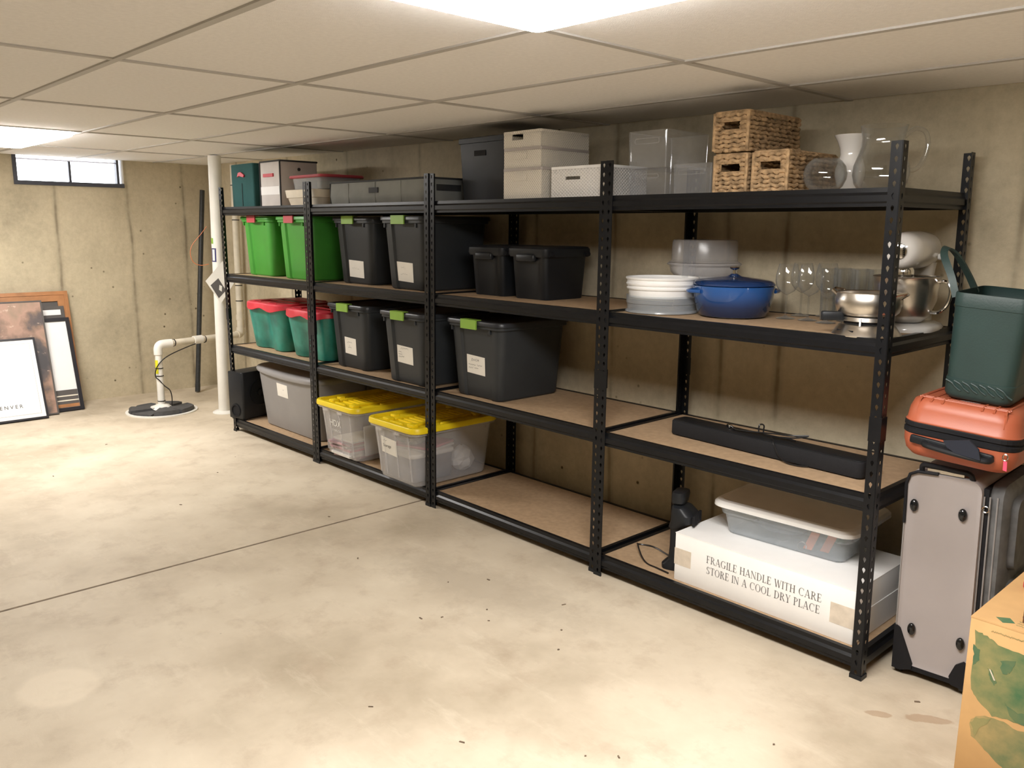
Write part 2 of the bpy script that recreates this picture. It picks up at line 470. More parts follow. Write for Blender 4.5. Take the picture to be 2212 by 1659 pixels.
# ------------------------------------------------------------------ mesh building
class MB:
    def __init__(self):
        self.v, self.f = [], []

    def add(self, vs, fs):
        o = len(self.v)
        self.v += [tuple(p) for p in vs]
        self.f += [tuple(i + o for i in f) for f in fs]
        return self

    def box(self, x0, x1, y0, y1, z0, z1):
        vs = [(x, y, z) for z in (z0, z1) for y in (y0, y1) for x in (x0, x1)]
        return self.add(vs, [(0, 2, 3, 1), (4, 5, 7, 6), (0, 1, 5, 4), (2, 6, 7, 3), (0, 4, 6, 2), (1, 3, 7, 5)])

    def loft(self, rings, cap0=True, cap1=True):
        n = len(rings[0])
        vs = [p for r in rings for p in r]
        fs = []
        for k in range(len(rings) - 1):
            for i in range(n):
                j = (i + 1) % n
                fs.append((k * n + i, k * n + j, (k + 1) * n + j, (k + 1) * n + i))
        if cap0:
            fs.append(tuple(reversed(range(n))))
        if cap1:
            fs.append(tuple((len(rings) - 1) * n + i for i in range(n)))
        return self.add(vs, fs)

    def lathe(self, prof, n=32, c=(0, 0, 0), cap0=True, cap1=True):
        rings = [[(c[0] + r * math.cos(2 * PI * i / n), c[1] + r * math.sin(2 * PI * i / n), c[2] + z) for i in range(n)] for r, z in prof]
        return self.loft(rings, cap0, cap1)

    def tube(self, path, r, n=8, closed=False, rad=None):
        P = [Vector(p) for p in path]
        m = len(P)
        rings = []
        up = Vector((0, 0, 1))
        for i in range(m):
            if closed:
                t = (P[(i + 1) % m] - P[i - 1]).normalized()
            else:
                t = (P[min(i + 1, m - 1)] - P[max(i - 1, 0)]).normalized()
            u = up if abs(t.dot(up)) < 0.95 else Vector((1, 0, 0))
            if i == 0:
                a = t.cross(u).normalized()
            else:
                a = (a - t * a.dot(t))
                a = a.normalized() if a.length > 1e-6 else t.cross(u).normalized()
            b = t.cross(a)
            rr = rad[i] if rad else r
            rings.append([P[i] + (a * math.cos(2 * PI * k / n) + b * math.sin(2 * PI * k / n)) * rr for k in range(n)])
        if closed:
            vs = [p for q in rings for p in q]
            fs = []
            for k in range(m):
                k2 = (k + 1) % m
                for i in range(n):
                    j = (i + 1) % n
                    fs.append((k * n + i, k * n + j, k2 * n + j, k2 * n + i))
            return self.add(vs, fs)
        return self.loft(rings)

    def prism(self, poly, d, axis='y'):
        """a flat outline (a, b) given a thickness: axis y -> (x, z) outline, z -> (x, y), x -> (y, z)"""
        def put(a, b, t):
            return {'y': (a, t, b), 'z': (a, b, t), 'x': (t, a, b)}[axis]
        r0 = [put(a, b, d[0]) for a, b in poly]
        r1 = [put(a, b, d[1]) for a, b in poly]
        return self.loft([r0, r1])

    def build(self, name, mat, parent=None, loc=None, rot=None, smooth=35):
        me = bpy.data.meshes.new(name)
        me.from_pydata(self.v, [], self.f)
        me.materials.append(mat)
        me.update()
        import bmesh
        bm = bmesh.new()
        bm.from_mesh(me)
        bmesh.ops.recalc_face_normals(bm, faces=bm.faces)
        bm.to_mesh(me)
        bm.free()
        if smooth:
            for p in me.polygons:
                p.use_smooth = True
            me.set_sharp_from_angle(angle=math.radians(smooth))
        o = bpy.data.objects.new(name, me)
        col.objects.link(o)
        if parent:
            o.parent = parent
        if loc:
            o.location = loc
        if rot:
            o.rotation_euler = rot
        return o


def inst(name, me, parent=None, loc=(0, 0, 0), rot=(0, 0, 0)):
    o = bpy.data.objects.new(name, me)
    col.objects.link(o)
    o.parent = parent
    o.location = loc
    o.rotation_euler = rot
    return o


def thing(name, label, cat, loc=(0, 0, 0), rz=0.0, group=None, rot=None):
    o = bpy.data.objects.new(name, None)
    o.empty_display_size = 0.05
    col.objects.link(o)
    o.location = loc
    o.rotation_euler = rot or (0, 0, rz)
    o['label'] = label
    o['category'] = cat
    if group:
        o['group'] = group
    return o


def tag(o, label, cat, group=None):
    o['label'] = label
    o['category'] = cat
    if group:
        o['group'] = group
    return o


def struct(o, label=None):
    o['kind'] = 'structure'
    if label:
        o['label'] = label
    return o


def rr(w, d, r, z=0.0, seg=4, cx=0.0, cy=0.0):
    """rounded rectangle ring in the xy plane"""
    pts = []
    r = max(1e-4, min(r, w / 2 - 1e-4, d / 2 - 1e-4))
    for k, (sx, sy) in enumerate(((1, 1), (-1, 1), (-1, -1), (1, -1))):
        for i in range(seg + 1):
            a = PI / 2 * (k + i / seg)
            pts.append((cx + sx * (w / 2 - r) + r * math.cos(a), cy + sy * (d / 2 - r) + r * math.sin(a), z))
    return pts


def tring(w, d, r, z, a, b, e, seg=4):
    """rounded rectangle whose front and back are stepped back by e between a and b (shares of the width)"""
    pts = []
    cs = ((1, 1), (-1, 1), (-1, -1), (1, -1))
    s = 0.012
    for k, (sx, sy) in enumerate(cs):
        for i in range(seg + 1):
            t = PI / 2 * (k + i / seg)
            pts.append((sx * (w / 2 - r) + r * math.cos(t), sy * (d / 2 - r) + r * math.sin(t), z))
        if k == 0:      # back edge, +x to -x
            y = d / 2
            pts += [(b * w, y, z), (b * w - s, y - e, z), (a * w + s, y - e, z), (a * w, y, z)]
        if k == 2:      # front edge, -x to +x
            y = -d / 2
            pts += [(a * w, y, z), (a * w + s, y + e, z), (b * w - s, y + e, z), (b * w, y, z)]
    return pts


def rbox(mb, w, d, z0, z1, r=0.01, e=0.005, cx=0.0, cy=0.0, seg=3):
    """box with rounded upright corners and softened top and bottom edges"""
    rings = [rr(w - 2 * e, d - 2 * e, max(r - e, 1e-3), z0, seg, cx, cy), rr(w - 0.6 * e, d - 0.6 * e, r, z0 + 0.3 * e, seg, cx, cy), rr(w, d, r, z0 + e, seg, cx, cy),
             rr(w, d, r, z1 - e, seg, cx, cy), rr(w - 0.6 * e, d - 0.6 * e, r, z1 - 0.3 * e, seg, cx, cy), rr(w - 2 * e, d - 2 * e, max(r - e, 1e-3), z1, seg, cx, cy)]
    return mb.loft(rings)


def shell(mb, rings_out, t, floor=True):
    """open vessel from outer rings: the wall goes up outside and down inside, thickness t"""
    def inner(r):
        cx = sum(p[0] for p in r) / len(r)
        cy = sum(p[1] for p in r) / len(r)
        out = []
        for p in r:
            v = Vector((p[0] - cx, p[1] - cy, 0))
            L = max(v.length, 1e-6)
            k = max(0.0, (L - t) / L)
            out.append((cx + v.x * k, cy + v.y * k, p[2]))
        return out
    ins = [inner(r) for r in reversed(rings_out)]
    ins[-1] = [(p[0], p[1], p[2] + t) for p in ins[-1]]
    return mb.loft(list(rings_out) + ins, True, True)


def ring_at(r, z, n=28, c=(0, 0)):
    return [(c[0] + r * math.cos(2 * PI * i / n), c[1] + r * math.sin(2 * PI * i / n), z) for i in range(n)]


# ------------------------------------------------------------------ lettering
_dg = None


def text_mesh(s, size, align='CENTER'):
    cu = bpy.data.curves.new('t', 'FONT')
    cu.body = s
    cu.size = size
    cu.align_x = align
    o = bpy.data.objects.new('t', cu)
    col.objects.link(o)
    bpy.context.view_layer.update()
    me = bpy.data.meshes.new_from_object(o.evaluated_get(bpy.context.evaluated_depsgraph_get()))
    vs = [tuple(v.co) for v in me.vertices]
    fs = [tuple(p.vertices) for p in me.polygons]
    bpy.data.objects.remove(o)
    bpy.data.curves.remove(cu)
    bpy.data.meshes.remove(me)
    return vs, fs


def text_obj(name, s, size, mat, parent, put, align='CENTER'):
    """lettering laid on a surface; put maps the flat (u, v) to 3-D"""
    vs, fs = text_mesh(s, size, align)
    mb = MB()
    mb.add([put(x, y) for x, y, _ in vs], fs)
    return mb.build(name, mat, parent, smooth=0)


def serif_text(s):
    """roman capitals with thick and thin strokes; returns quads and the width, cap height 1"""
    T, S, SH, OV = 0.13, 0.045, 0.045, 0.075
    Q = []

    def rect(x0, x1, y0, y1):
        Q.append(((x0, y0), (x1, y0), (x1, y1), (x0, y1)))

    def stem(x, t=T, y0=0, y1=1, b=True, u=True):
        rect(x, x + t, y0, y1)
        if b:
            rect(x - OV, x + t + OV, y0, y0 + SH)
        if u:
            rect(x - OV, x + t + OV, y1 - SH, y1)

    def diag(x0, y0, x1, y1, w):
        Q.append(((x0, y0), (x0 + w, y0), (x1 + w, y1), (x1, y1)))

    def arc(cx, cy, rx, ry, a0, a1, n=14):
        for i in range(n):
            p = []
            for a in (a0 + (a1 - a0) * i / n, a0 + (a1 - a0) * (i + 1) / n):
                w = S + (T - S) * abs(math.cos(a)) ** 1.5
                p.append(((cx + rx * math.cos(a), cy + ry * math.sin(a)), (cx + (rx - w) * math.cos(a), cy + (ry - min(w, S)) * math.sin(a))))
            Q.append((p[0][0], p[1][0], p[1][1], p[0][1]))
    x = 0.0
    for ch in s:
        w = 0.7
        if ch == ' ':
            x += 0.42
            continue
        if ch == 'I':
            stem(x + OV); w = T + 2 * OV
        elif ch in 'LEF':
            stem(x + OV)
            if ch in 'LE':
                rect(x, x + 0.58, 0, S); rect(x + 0.54, x + 0.58, 0, 0.24)
            if ch in 'EF':
                rect(x, x + 0.56, 1 - S, 1); rect(x + 0.52, x + 0.56, 0.78, 1); rect(x + OV, x + 0.44, 0.5, 0.5 + S); rect(x + 0.41, x + 0.44, 0.40, 0.64)
            w = 0.60
        elif ch == 'H':
            stem(x + OV); stem(x + 0.58); rect(x + OV, x + 0.6, 0.5, 0.5 + S); w = 0.80
        elif ch == 'N':
            stem(x + OV, S); stem(x + 0.65, S, b=False); diag(x + 0.62, 0, x + 0.02, 1, T); w = 0.80
        elif ch == 'T':
            stem(x + 0.27, u=False); rect(x, x + 0.67, 1 - S, 1); rect(x, x + 0.04, 0.76, 1); rect(x + 0.63, x + 0.67, 0.76, 1); w = 0.68
        elif ch == 'D':
            stem(x + OV); arc(x + 0.24, 0.5, 0.50, 0.5, -PI / 2, PI / 2); w = 0.78
        elif ch in 'PR':
            stem(x + OV); arc(x + 0.22, 0.74, 0.36, 0.26, -PI / 2, PI / 2); rect(x + OV, x + 0.24, 0.48, 0.48 + S); w = 0.62
            if ch == 'R':
                diag(x + 0.58, 0, x + 0.28, 0.5, T); rect(x + 0.54, x + 0.76, 0, SH); w = 0.74
        elif ch == 'A':
            diag(x + 0.03, 0, x + 0.34, 1, S); diag(x + 0.60, 0, x + 0.30, 1, T); rect(x + 0.14, x + 0.60, 0.30, 0.30 + S)
            rect(x - 0.03, x + 0.17, 0, SH); rect(x + 0.50, x + 0.80, 0, SH); w = 0.78
        elif ch == 'W':
            diag(x + 0.24, 0, x + 0.02, 1, T); diag(x + 0.28, 0, x + 0.50, 1, S); diag(x + 0.66, 0, x + 0.44, 1, T); diag(x + 0.70, 0, x + 0.95, 1, S)
            rect(x - 0.05, x + 0.22, 1 - SH, 1); rect(x + 0.86, x + 1.05, 1 - SH, 1); w = 1.02
        elif ch == 'Y':
            stem(x + 0.29, y1=0.46, u=False); diag(x + 0.29, 0.45, x + 0.03, 1, T); diag(x + 0.36, 0.45, x + 0.60, 1, S)
            rect(x - 0.05, x + 0.23, 1 - SH, 1); rect(x + 0.50, x + 0.72, 1 - SH, 1); w = 0.70
        elif ch == 'O':
            arc(x + 0.40, 0.5, 0.40, 0.5, 0, 2 * PI, 26); w = 0.82
        elif ch in 'CG':
            arc(x + 0.40, 0.5, 0.40, 0.5, PI * 0.27, PI * 1.73, 20); rect(x + 0.66, x + 0.70, 0.70, 0.98); w = 0.76
            if ch == 'G':
                rect(x + 0.60, x + 0.60 + T, 0.05, 0.40); rect(x + 0.52, x + 0.80, 0.40, 0.40 + SH); w = 0.82
        elif ch == 'S':
            arc(x + 0.27, 0.75, 0.23, 0.25, PI * 0.15, PI * 1.2, 12); arc(x + 0.27, 0.26, 0.26, 0.26, -PI * 0.8, PI * 0.3, 12)
            diag(x + 0.36, 0.40, x + 0.06, 0.62, T); rect(x + 0.44, x + 0.48, 0.74, 0.98); rect(x + 0.02, x + 0.06, 0.02, 0.26); w = 0.58
        x += w + 0.09
    return Q, x


def scribble(mb, put, u0, u1, v, h, rng, lw=0.0016):
    """a short line of handwriting too small to read: a jittered pen stroke"""
    u = u0
    pts = []
    while u < u1:
        pts.append((u, v + rng.uniform(-0.5, 0.6) * h))
        u += h * rng.uniform(0.25, 0.45)
    for a, b in zip(pts, pts[1:]):
        mb.add([put(a[0], a[1] - lw / 2), put(b[0], b[1] - lw / 2), put(b[0], b[1] + lw / 2), put(a[0], a[1] + lw / 2)], [(0, 1, 2, 3)])


# ------------------------------------------------------------------ the room
XL, XR, YB, YF = -1.93, 8.2, 0.70, -5.6
SLOPE = 0.007


def cz(x):
    return 2.062 + (5 - x) * SLOPE


# floor with its saw-cut control joint
fl = MB()
xs = [(XL, 0), (2.2975, 0), (2.2985, -0.006), (2.3065, -0.0065), (2.3145, -0.006), (2.3155, 0), (XR, 0), (XR, -0.1), (XL, -0.1)]
fl.loft([[(x, YF, z) for x, z in xs], [(x, YB, z) for x, z in xs]])
floor_o = struct(fl.build('floor', M['floor'], smooth=0), 'pale stained concrete floor slab with a saw-cut joint')
MB().box(2.2995, 2.3135, YF, YB, -0.0058, -0.0018).build('control_joint', M['debris'], floor_o, smooth=0)
struct(MB().box(XL - 0.25, XR + 0.25, YB, YB + 0.25, -0.1, 2.6).build('wall_back', M['wall_back'], smooth=0), 'poured concrete basement wall behind the shelves')
WY0, WY1, WZ0 = -0.935, -0.065, 1.878
wl = MB()
wl.box(XL - 0.25, XL, YF, WY0, -0.1, 2.6)
wl.box(XL - 0.25, XL, WY1, YB, -0.1, 2.6)
wl.box(XL - 0.25, XL, WY0, WY1, -0.1, WZ0)
wl.box(XL - 0.25, XL, WY0, WY1, 2.30, 2.6)
struct(wl.build('wall_left', M['wall_left'], smooth=0), 'poured concrete basement wall with a small high window')
struct(MB().box(XR, XR + 0.25, YF, YB, -0.1, 2.6).build('wall_right', M['wall_plain'], smooth=0))
struct(MB().box(XL - 0.25, XR + 0.25, YF - 0.25, YF, -0.1, 2.6).build('wall_front', M['wall_plain'], smooth=0))

# window: dark frame, two panes, bright reveal
win = bpy.data.objects.new('window_1', None)
col.objects.link(win)
win.location = (XL, 0, 0)
struct(win, 'small high basement window of two panes in a dark frame')
MB().box(-0.06, 0.012, WY0, WY1, WZ0, WZ0 + 0.034).build('window_sill', M['window_frame'], win, smooth=0)
MB().box(-0.06, 0.012, WY0, WY0 + 0.03, WZ0 + 0.034, 2.29).build('window_jamb', M['window_frame'], win, smooth=0)
MB().box(-0.06, 0.0, WY1 - 0.055, WY1 - 0.035, WZ0 + 0.034, 2.29).build('window_jamb', M['window_frame'], win, smooth=0)
MB().box(-0.05, -0.02, -0.505, -0.487, WZ0 + 0.034, 2.085).build('window_mullion', M['window_frame'], win, smooth=0)
MB().box(-0.05, -0.02, WY0 + 0.03, WY1 - 0.055, 2.085, 2.094).build('window_rail', M['window_rail'], win, smooth=0)
MB().box(-0.245, 0.004, WY1 - 0.014, WY1 - 0.001, WZ0 + 0.036, 2.29).build('window_reveal', M['reveal'], win, smooth=0)
for a, b in ((WY0 + 0.03, -0.505), (-0.487, WY1 - 0.055)):
    MB().box(-0.037, -0.033, a, b, WZ0 + 0.034, 2.29).build('pane', M['acrylic'], win, smooth=0)

# suspended ceiling: grid bars and lay-in tiles, two of the cells hold lamps
CX, CY, GX, GY = 1.79, -1.726, 1.291, 0.645
ceil = MB()
ceil.add([(XL - 0.1, YF - 0.1, cz(XL - 0.1) + 0.14), (XR + 0.1, YF - 0.1, cz(XR + 0.1) + 0.14), (XR + 0.1, YB + 0.1, cz(XR + 0.1) + 0.14), (XL - 0.1, YB + 0.1, cz(XL - 0.1) + 0.14),
          (XL - 0.1, YF - 0.1, cz(XL - 0.1) + 0.18), (XR + 0.1, YF - 0.1, cz(XR + 0.1) + 0.18), (XR + 0.1, YB + 0.1, cz(XR + 0.1) + 0.18), (XL - 0.1, YB + 0.1, cz(XL - 0.1) + 0.18)],
         [(0, 1, 2, 3), (4, 7, 6, 5), (0, 4, 5, 1), (1, 5, 6, 2), (2, 6, 7, 3), (3, 7, 4, 0)])
ceiling = struct(ceil.build('ceiling', M['tile'], smooth=0), 'low suspended ceiling of off-white lay-in tiles')
LAMPS = {(-2, 0), (2, 0)}
tiles = {}
for j in range(-4, 6):
    for i in range(-7, 4):
        x0, x1 = max(XL, CX + j * GX), min(XR, CX + (j + 1) * GX)
        y0, y1 = max(YF, CY + i * GY), min(YB, CY + (i + 1) * GY)
        if x1 - x0 < 0.02 or y1 - y0 < 0.02 or (j, i) in LAMPS:
            continue
        key = (round(x1 - x0, 3), round(y1 - y0, 3))
        loc = ((x0 + x1) / 2, (y0 + y1) / 2, cz((x0 + x1) / 2) + 0.006)
        if key not in tiles:
            w, d = key
            o = MB().box(-w / 2, w / 2, -d / 2, d / 2, 0, 0.016).build('ceiling_tile', M['tile'], ceiling, loc, (0, SLOPE, 0), smooth=0)
            tiles[key] = o.data
        else:
            inst('ceiling_tile', tiles[key], ceiling, loc, (0, SLOPE, 0))
BW = 0.0125
for i in range(-6, 4):
    y = CY + i * GY
    if YF < y < YB:
        b = MB()
        b.add([(x, yy, cz(x) + dz) for x in (XL, XR) for yy in (y - BW, y + BW) for dz in (0, 0.02)], [(0, 1, 3, 2), (4, 6, 7, 5), (0, 4, 5, 1), (2, 3, 7, 6), (0, 2, 6, 4), (1, 5, 7, 3)])
        b.build('ceiling_grid_bar', M['tbar'], ceiling, smooth=0)
for j in range(-3, 6):
    x = CX + j * GX
    if XL < x < XR:
        MB().box(-BW, BW, YF, YB, 0, 0.02).build('ceiling_grid_bar', M['tbar'], ceiling, (x, 0, cz(x) + 0.0005), smooth=0)

LAMP_LABELS = {(-2, 0): 'bright fluorescent ceiling panel towards the small window', (2, 0): 'bright fluorescent ceiling panel over the shelf with kitchenware'}
for (j, i), lab in LAMP_LABELS.items():
    xc, yc = CX + (j + 0.5) * GX, CY + (i + 0.5) * GY
    t = thing('ceiling_light', lab, 'ceiling light', (xc, yc, cz(xc)), 0, 'fluorescent ceiling panels', rot=(0, SLOPE, 0))
    w, d = GX / 2 - 0.014, GY / 2 - 0.014
    fr = MB()
    for a in ((-w, w, -d, -d + 0.025), (-w, w, d - 0.025, d), (-w, -w + 0.025, -d + 0.025, d - 0.025), (w - 0.025, w, -d + 0.025, d - 0.025)):
        fr.box(*a, 0.001, 0.07)
    fr.build('lamp_frame', M['white_paint'], t, smooth=0)
    MB().box(-w, w, -d, d, 0.07, 0.08).build('lamp_housing', M['white_paint'], t, smooth=0)
    ln = MB()
    ln.loft([rr(2 * (w - 0.05), 2 * (d - 0.05), 0.02, -0.028, 3), rr(2 * (w - 0.032), 2 * (d - 0.032), 0.02, -0.020, 3), rr(2 * (w - 0.0255), 2 * (d - 0.0255), 0.015, 0.0, 3), rr(2 * (w - 0.0255), 2 * (d - 0.0255), 0.015, 0.012, 3)])
    ln.build('lamp_lens', M['lens'], t)  # dropped pan shape added so its glowing sides brighten the tiles around it

# ------------------------------------------------------------------ shelving
HPOST = 1.83
LEVELS = [0.096, 0.668, 1.200, 1.687]
ZS = [h - 0.003 for h in LEVELS]
BXS = [-0.002, 1.207, 2.4315, 3.670, 4.913]
LEAN = [-0.0395, -0.005, 0.018, 0.009, -0.018]
UY = [(-0.030, -0.008), (-0.008, 0.012), (0.016, 0.016), (0.005, 0.008)]
DEP = 0.612


def post_mesh(sx, sy):
    mb = MB()
    c = 0.038
    n = int(HPOST / c)
    hole = []
    for k, rad in enumerate((0.0052, 0.0078, 0.0112, 0.0078, 0.0052, 0.0048, 0.0105, 0.0048)):
        a = k * PI / 4
        hole.append((rad * math.cos(a), rad * math.sin(a)))
    h = c / 2
    outer = [(h, 0), (h, h), (0, h), (-h, h), (-h, 0), (-h, -h), (0, -h), (h, -h)]
    z0 = (HPOST - n * c) / 2
    for fl_ in (0, 1):
        for i in range(n):
            zc = z0 + (i + 0.5) * c
            o = []
            for (u, w) in outer + hole:
                q = u + h
                o.append((sx * q, 0, zc + w) if fl_ == 0 else (0, sy * q, zc + w))
            mb.add(o, [(k, (k + 1) % 8, 8 + (k + 1) % 8, 8 + k) for k in range(8)])
    o = mb.build('post_tmp', M['black_steel'], smooth=0)
    me = o.data
    import bmesh
    bm = bmesh.new()
    bm.from_mesh(me)
    bmesh.ops.remove_doubles(bm, verts=bm.verts, dist=1e-5)
    # give the sheet its thickness towards the inside of the angle
    base = list(bm.faces)
    ret = bmesh.ops.solidify(bm, geom=base, thickness=0.0018)
    bmesh.ops.recalc_face_normals(bm, faces=bm.faces)
    bm.to_mesh(me)
    bm.free()
    bpy.data.objects.remove(o)
    return me


POST = {(sx, sy): post_mesh(sx, sy) for sx in (1, -1) for sy in (1, -1)}
PROFILE = [(0.030, 0.0), (0.012, 0.0), (0.011, -0.015), (0.003, -0.024), (0.003, -0.044), (0.009, -0.050), (0.009, -0.060), (0.030, -0.060)]


def beam(name, p0, p1, inward, parent):
    p0, p1, inward = Vector(p0), Vector(p1), Vector(inward)
    rings = [[p + inward * u + Vector((0, 0, z)) for u, z in PROFILE] for p in (p0, p1)]
    return MB().loft(rings).build(name, M['black_steel'], parent, smooth=0)


UNIT_LABELS = ['black boltless metal shelving unit beside the white steel column', 'black boltless metal shelving unit holding the yellow-lidded totes',
               'black boltless metal shelving unit with an empty bottom shelf', 'black boltless metal shelving unit holding kitchenware next to the suitcases']
for k in range(4):
    u = thing('shelving_unit', UNIT_LABELS[k], 'shelf', (0, 0, 0), 0, 'row of black shelving units')
    xa, xb = BXS[k] + 0.001, BXS[k + 1] - 0.001
    la, lb = LEAN[k], LEAN[k + 1]
    ya, yb = UY[k]
    for (x, l, y, sx) in ((xa, la, ya, 1), (xb, lb, yb, -1)):
        for (yy, sy) in ((y, 1), (y + DEP, -1)):
            rot = (0, math.atan(l / HPOST), 0)
            inst('post', POST[(sx, sy)], u, (x, yy, 0.002), rot)
            # sleeve that joins the two halves of the post, plastic foot
            zc = 0.90
            xs_ = x + l * zc / HPOST
            t = 0.0022
            sl = MB()
            sl.prism([(-sx * t, -sy * t), (sx * 0.040, -sy * t), (sx * 0.040, -sy * 0.0004), (-sx * 0.0004, -sy * 0.0004), (-sx * 0.0004, sy * 0.040), (-sx * t, sy * 0.040)], (-0.042, 0.042), 'z')
            sl.build('post_sleeve', M['black_steel'], u, (xs_, yy, zc), rot, smooth=0)
            ft = MB()
            ft.prism([(-sx * 0.003, -sy * 0.003), (sx * 0.041, -sy * 0.003), (sx * 0.041, sy * 0.003), (sx * 0.003, sy * 0.003), (sx * 0.003, sy * 0.041), (-sx * 0.003, sy * 0.041)], (0, 0.016), 'z')
            ft.build('foot', M['black_plastic'], u, (x, yy, 0), smooth=0)
    for h in LEVELS:
        x0, x1 = xa + la * h / HPOST, xb + lb * h / HPOST
        beam('front_beam', (x0 + 0.003, ya, h), (x1 - 0.003, yb, h), (0, 1, 0), u)
        beam('rear_beam', (x0 + 0.003, ya + DEP, h), (x1 - 0.003, yb + DEP, h), (0, -1, 0), u)
        beam('side_beam', (x0, ya + 0.003, h), (x0, ya + DEP - 0.003, h), (1, 0, 0), u)
        beam('side_beam', (x1, yb + 0.003, h), (x1, yb + DEP - 0.003, h), (-1, 0, 0), u)
        bd = MB()
        i0 = 0.0125
        vs = [(x0 + i0, ya + i0), (x1 - i0, yb + i0), (x1 - i0, yb + DEP - i0), (x0 + i0, ya + DEP - i0)]
        bd.prism(vs, (h - 0.015, h - 0.003), 'z')
        bd.build('shelf_board', M['board'], u, smooth=0)

# ------------------------------------------------------------------ latching storage totes
def paper_label(parent, u0, u1, v0, v1, face, rng, lines, ink, skew=0.0):
    """a sheet stuck on a front face; face(u, v, out) gives the point"""
    th = 0.0012
    p = MB()
    c = [(u0, v0), (u1, v0 - skew), (u1 + skew * 0.4, v1 - skew), (u0 + skew * 0.4, v1)]
    p.add([face(a, b, 0.0008) for a, b in c] + [face(a, b, 0.0008 + th) for a, b in c],
          [(0, 1, 2, 3), (4, 5, 6, 7), (0, 1, 5, 4), (1, 2, 6, 5), (2, 3, 7, 6), (3, 0, 4, 7)])
    o = p.build('paper_label', M['paper'], parent, smooth=0)
    put = lambda a, b: face(a, b, 0.0026)
    w, h = u1 - u0, v1 - v0
    mb = MB()
    for ln in lines:
        if ln[0] == 's':
            _, a, b, v, hh = ln
            scribble(mb, put, u0 + a * w, u0 + b * w, v0 + v * h, hh, rng)
        else:
            _, txt, size, a, v = ln
            vs, fs = text_mesh(txt, size, 'LEFT')
            mb.add([put(u0 + a * w + x, v0 + v * h + y) for x, y, _z in vs], fs)
    if mb.f:
        mb.build('handwriting', ink, o, smooth=0)
    return o


def latch_tote(label, cx, yf, z0, wt, wb, dt, db, H, body, lid, latch, label_spec=None, rz=0.0, group=None, seed=1):
    t = thing('storage_tote', label, 'storage tote', (cx, yf + dt / 2, z0), rz, group)
    rng = random.Random(seed)
    zr = H - 0.03
    a, b, e = -0.29, 0.33, 0.011
    mb = MB()
    rings = []
    for z, k in ((0.0, -0.012), (0.006, -0.004), (0.014, 0.0)):
        rings.append(tring(wb + 2 * k, db + 2 * k, 0.035, z, a, b, e))
    rings.append(tring(wt - 0.05, dt - 0.05, 0.045, zr - 0.015, a, b, e))
    rings.append(tring(wt - 0.05, dt - 0.05, 0.045, zr - 0.012, a, b, 0.002))
    rings.append(tring(wt - 0.018, dt - 0.018, 0.05, zr - 0.008, a, b, 0.0004))
    rings.append(tring(wt - 0.018, dt - 0.018, 0.05, zr + 0.012, a, b, 0.0004))
    mb.loft(rings)
    mb.build('tote_body', body, t)
    for s in (-1, 1):
        for q in (-0.40, 0.26):
            MB().box(q * wt, q * wt + 0.010, s * (dt / 2 - 0.028) - 0.010, s * (dt / 2 - 0.028) + 0.012, zr - 0.034, zr - 0.006).build('rim_rib', body, t, smooth=0)
    ld = MB()
    ld.loft([rr(wt, dt, 0.055, zr + 0.008), rr(wt, dt, 0.055, H - 0.006), rr(wt - 0.006, dt - 0.006, 0.053, H - 0.001), rr(wt - 0.02, dt - 0.02, 0.05, H),
             rr(wt - 0.05, dt - 0.05, 0.045, H), rr(wt - 0.065, dt - 0.065, 0.04, H - 0.008)])
    ld.build('tote_lid', lid, t)
    for s in (-1, 1):
        lt = MB()
        y0 = s * (dt / 2 + 0.001)
        lw = 0.062
        pts = [(-lw, H - 0.044), (lw, H - 0.044), (lw, H + 0.002), (-lw, H + 0.002)]
        lt.prism(pts, (y0, y0 + s * 0.008), 'y')
        lt.box(-lw, lw, min(y0 - s * 0.03, y0 + s * 0.008), max(y0 - s * 0.03, y0 + s * 0.008), H + 0.0015, H + 0.005)
        lt.build('latch', latch, t, (-0.012, 0, 0), smooth=0)
    if label_spec:
        u0, u1, v0, v1, lines, ink = label_spec

        def face(u, v, out):
            k = (v - 0.014) / (zr - 0.029)
            y = -((db / 2) + ((dt - 0.05) / 2 - db / 2) * k) + e - out
            return (u, y, v)
        paper_label(t, u0, u1, v0, v1, face, rng, lines, ink, 0.006)
    return t


G3 = 'charcoal totes with lime latches'
Z1, Z2, Z3, Z4 = ZS
latch_tote('charcoal latching tote on the third shelf with a faint one-line note', 1.515, 0.10, Z3, 0.455, 0.345, 0.50, 0.41, 0.415, M['charcoal'], M['charcoal_lid'], M['lime'],
           (-0.085, 0.075, 0.045, 0.150, [('s', 0.2, 0.72, 0.5, 0.014)], M['faint_ink']), 0.02, G3, 1)
latch_tote('charcoal latching tote on the third shelf with a faint two-line note', 2.118, 0.055, Z3, 0.455, 0.345, 0.51, 0.42, 0.415, M['charcoal'], M['charcoal_lid'], M['lime'],
           (-0.10, 0.055, 0.050, 0.160, [('s', 0.25, 0.55, 0.68, 0.012), ('s', 0.22, 0.68, 0.34, 0.012)], M['faint_ink']), 0.0, G3, 2)
latch_tote('charcoal latching tote with a narrow note, on the second shelf beside the red-lidded totes', 1.515, 0.045, Z2, 0.455, 0.345, 0.51, 0.42, 0.41, M['charcoal'], M['charcoal_lid'], M['lime'],
           (-0.07, 0.055, 0.095, 0.200, [('s', 0.22, 0.68, 0.68, 0.009), ('s', 0.40, 0.46, 0.48, 0.006), ('s', 0.30, 0.60, 0.36, 0.009)], M['ink']), 0.02, G3, 3)
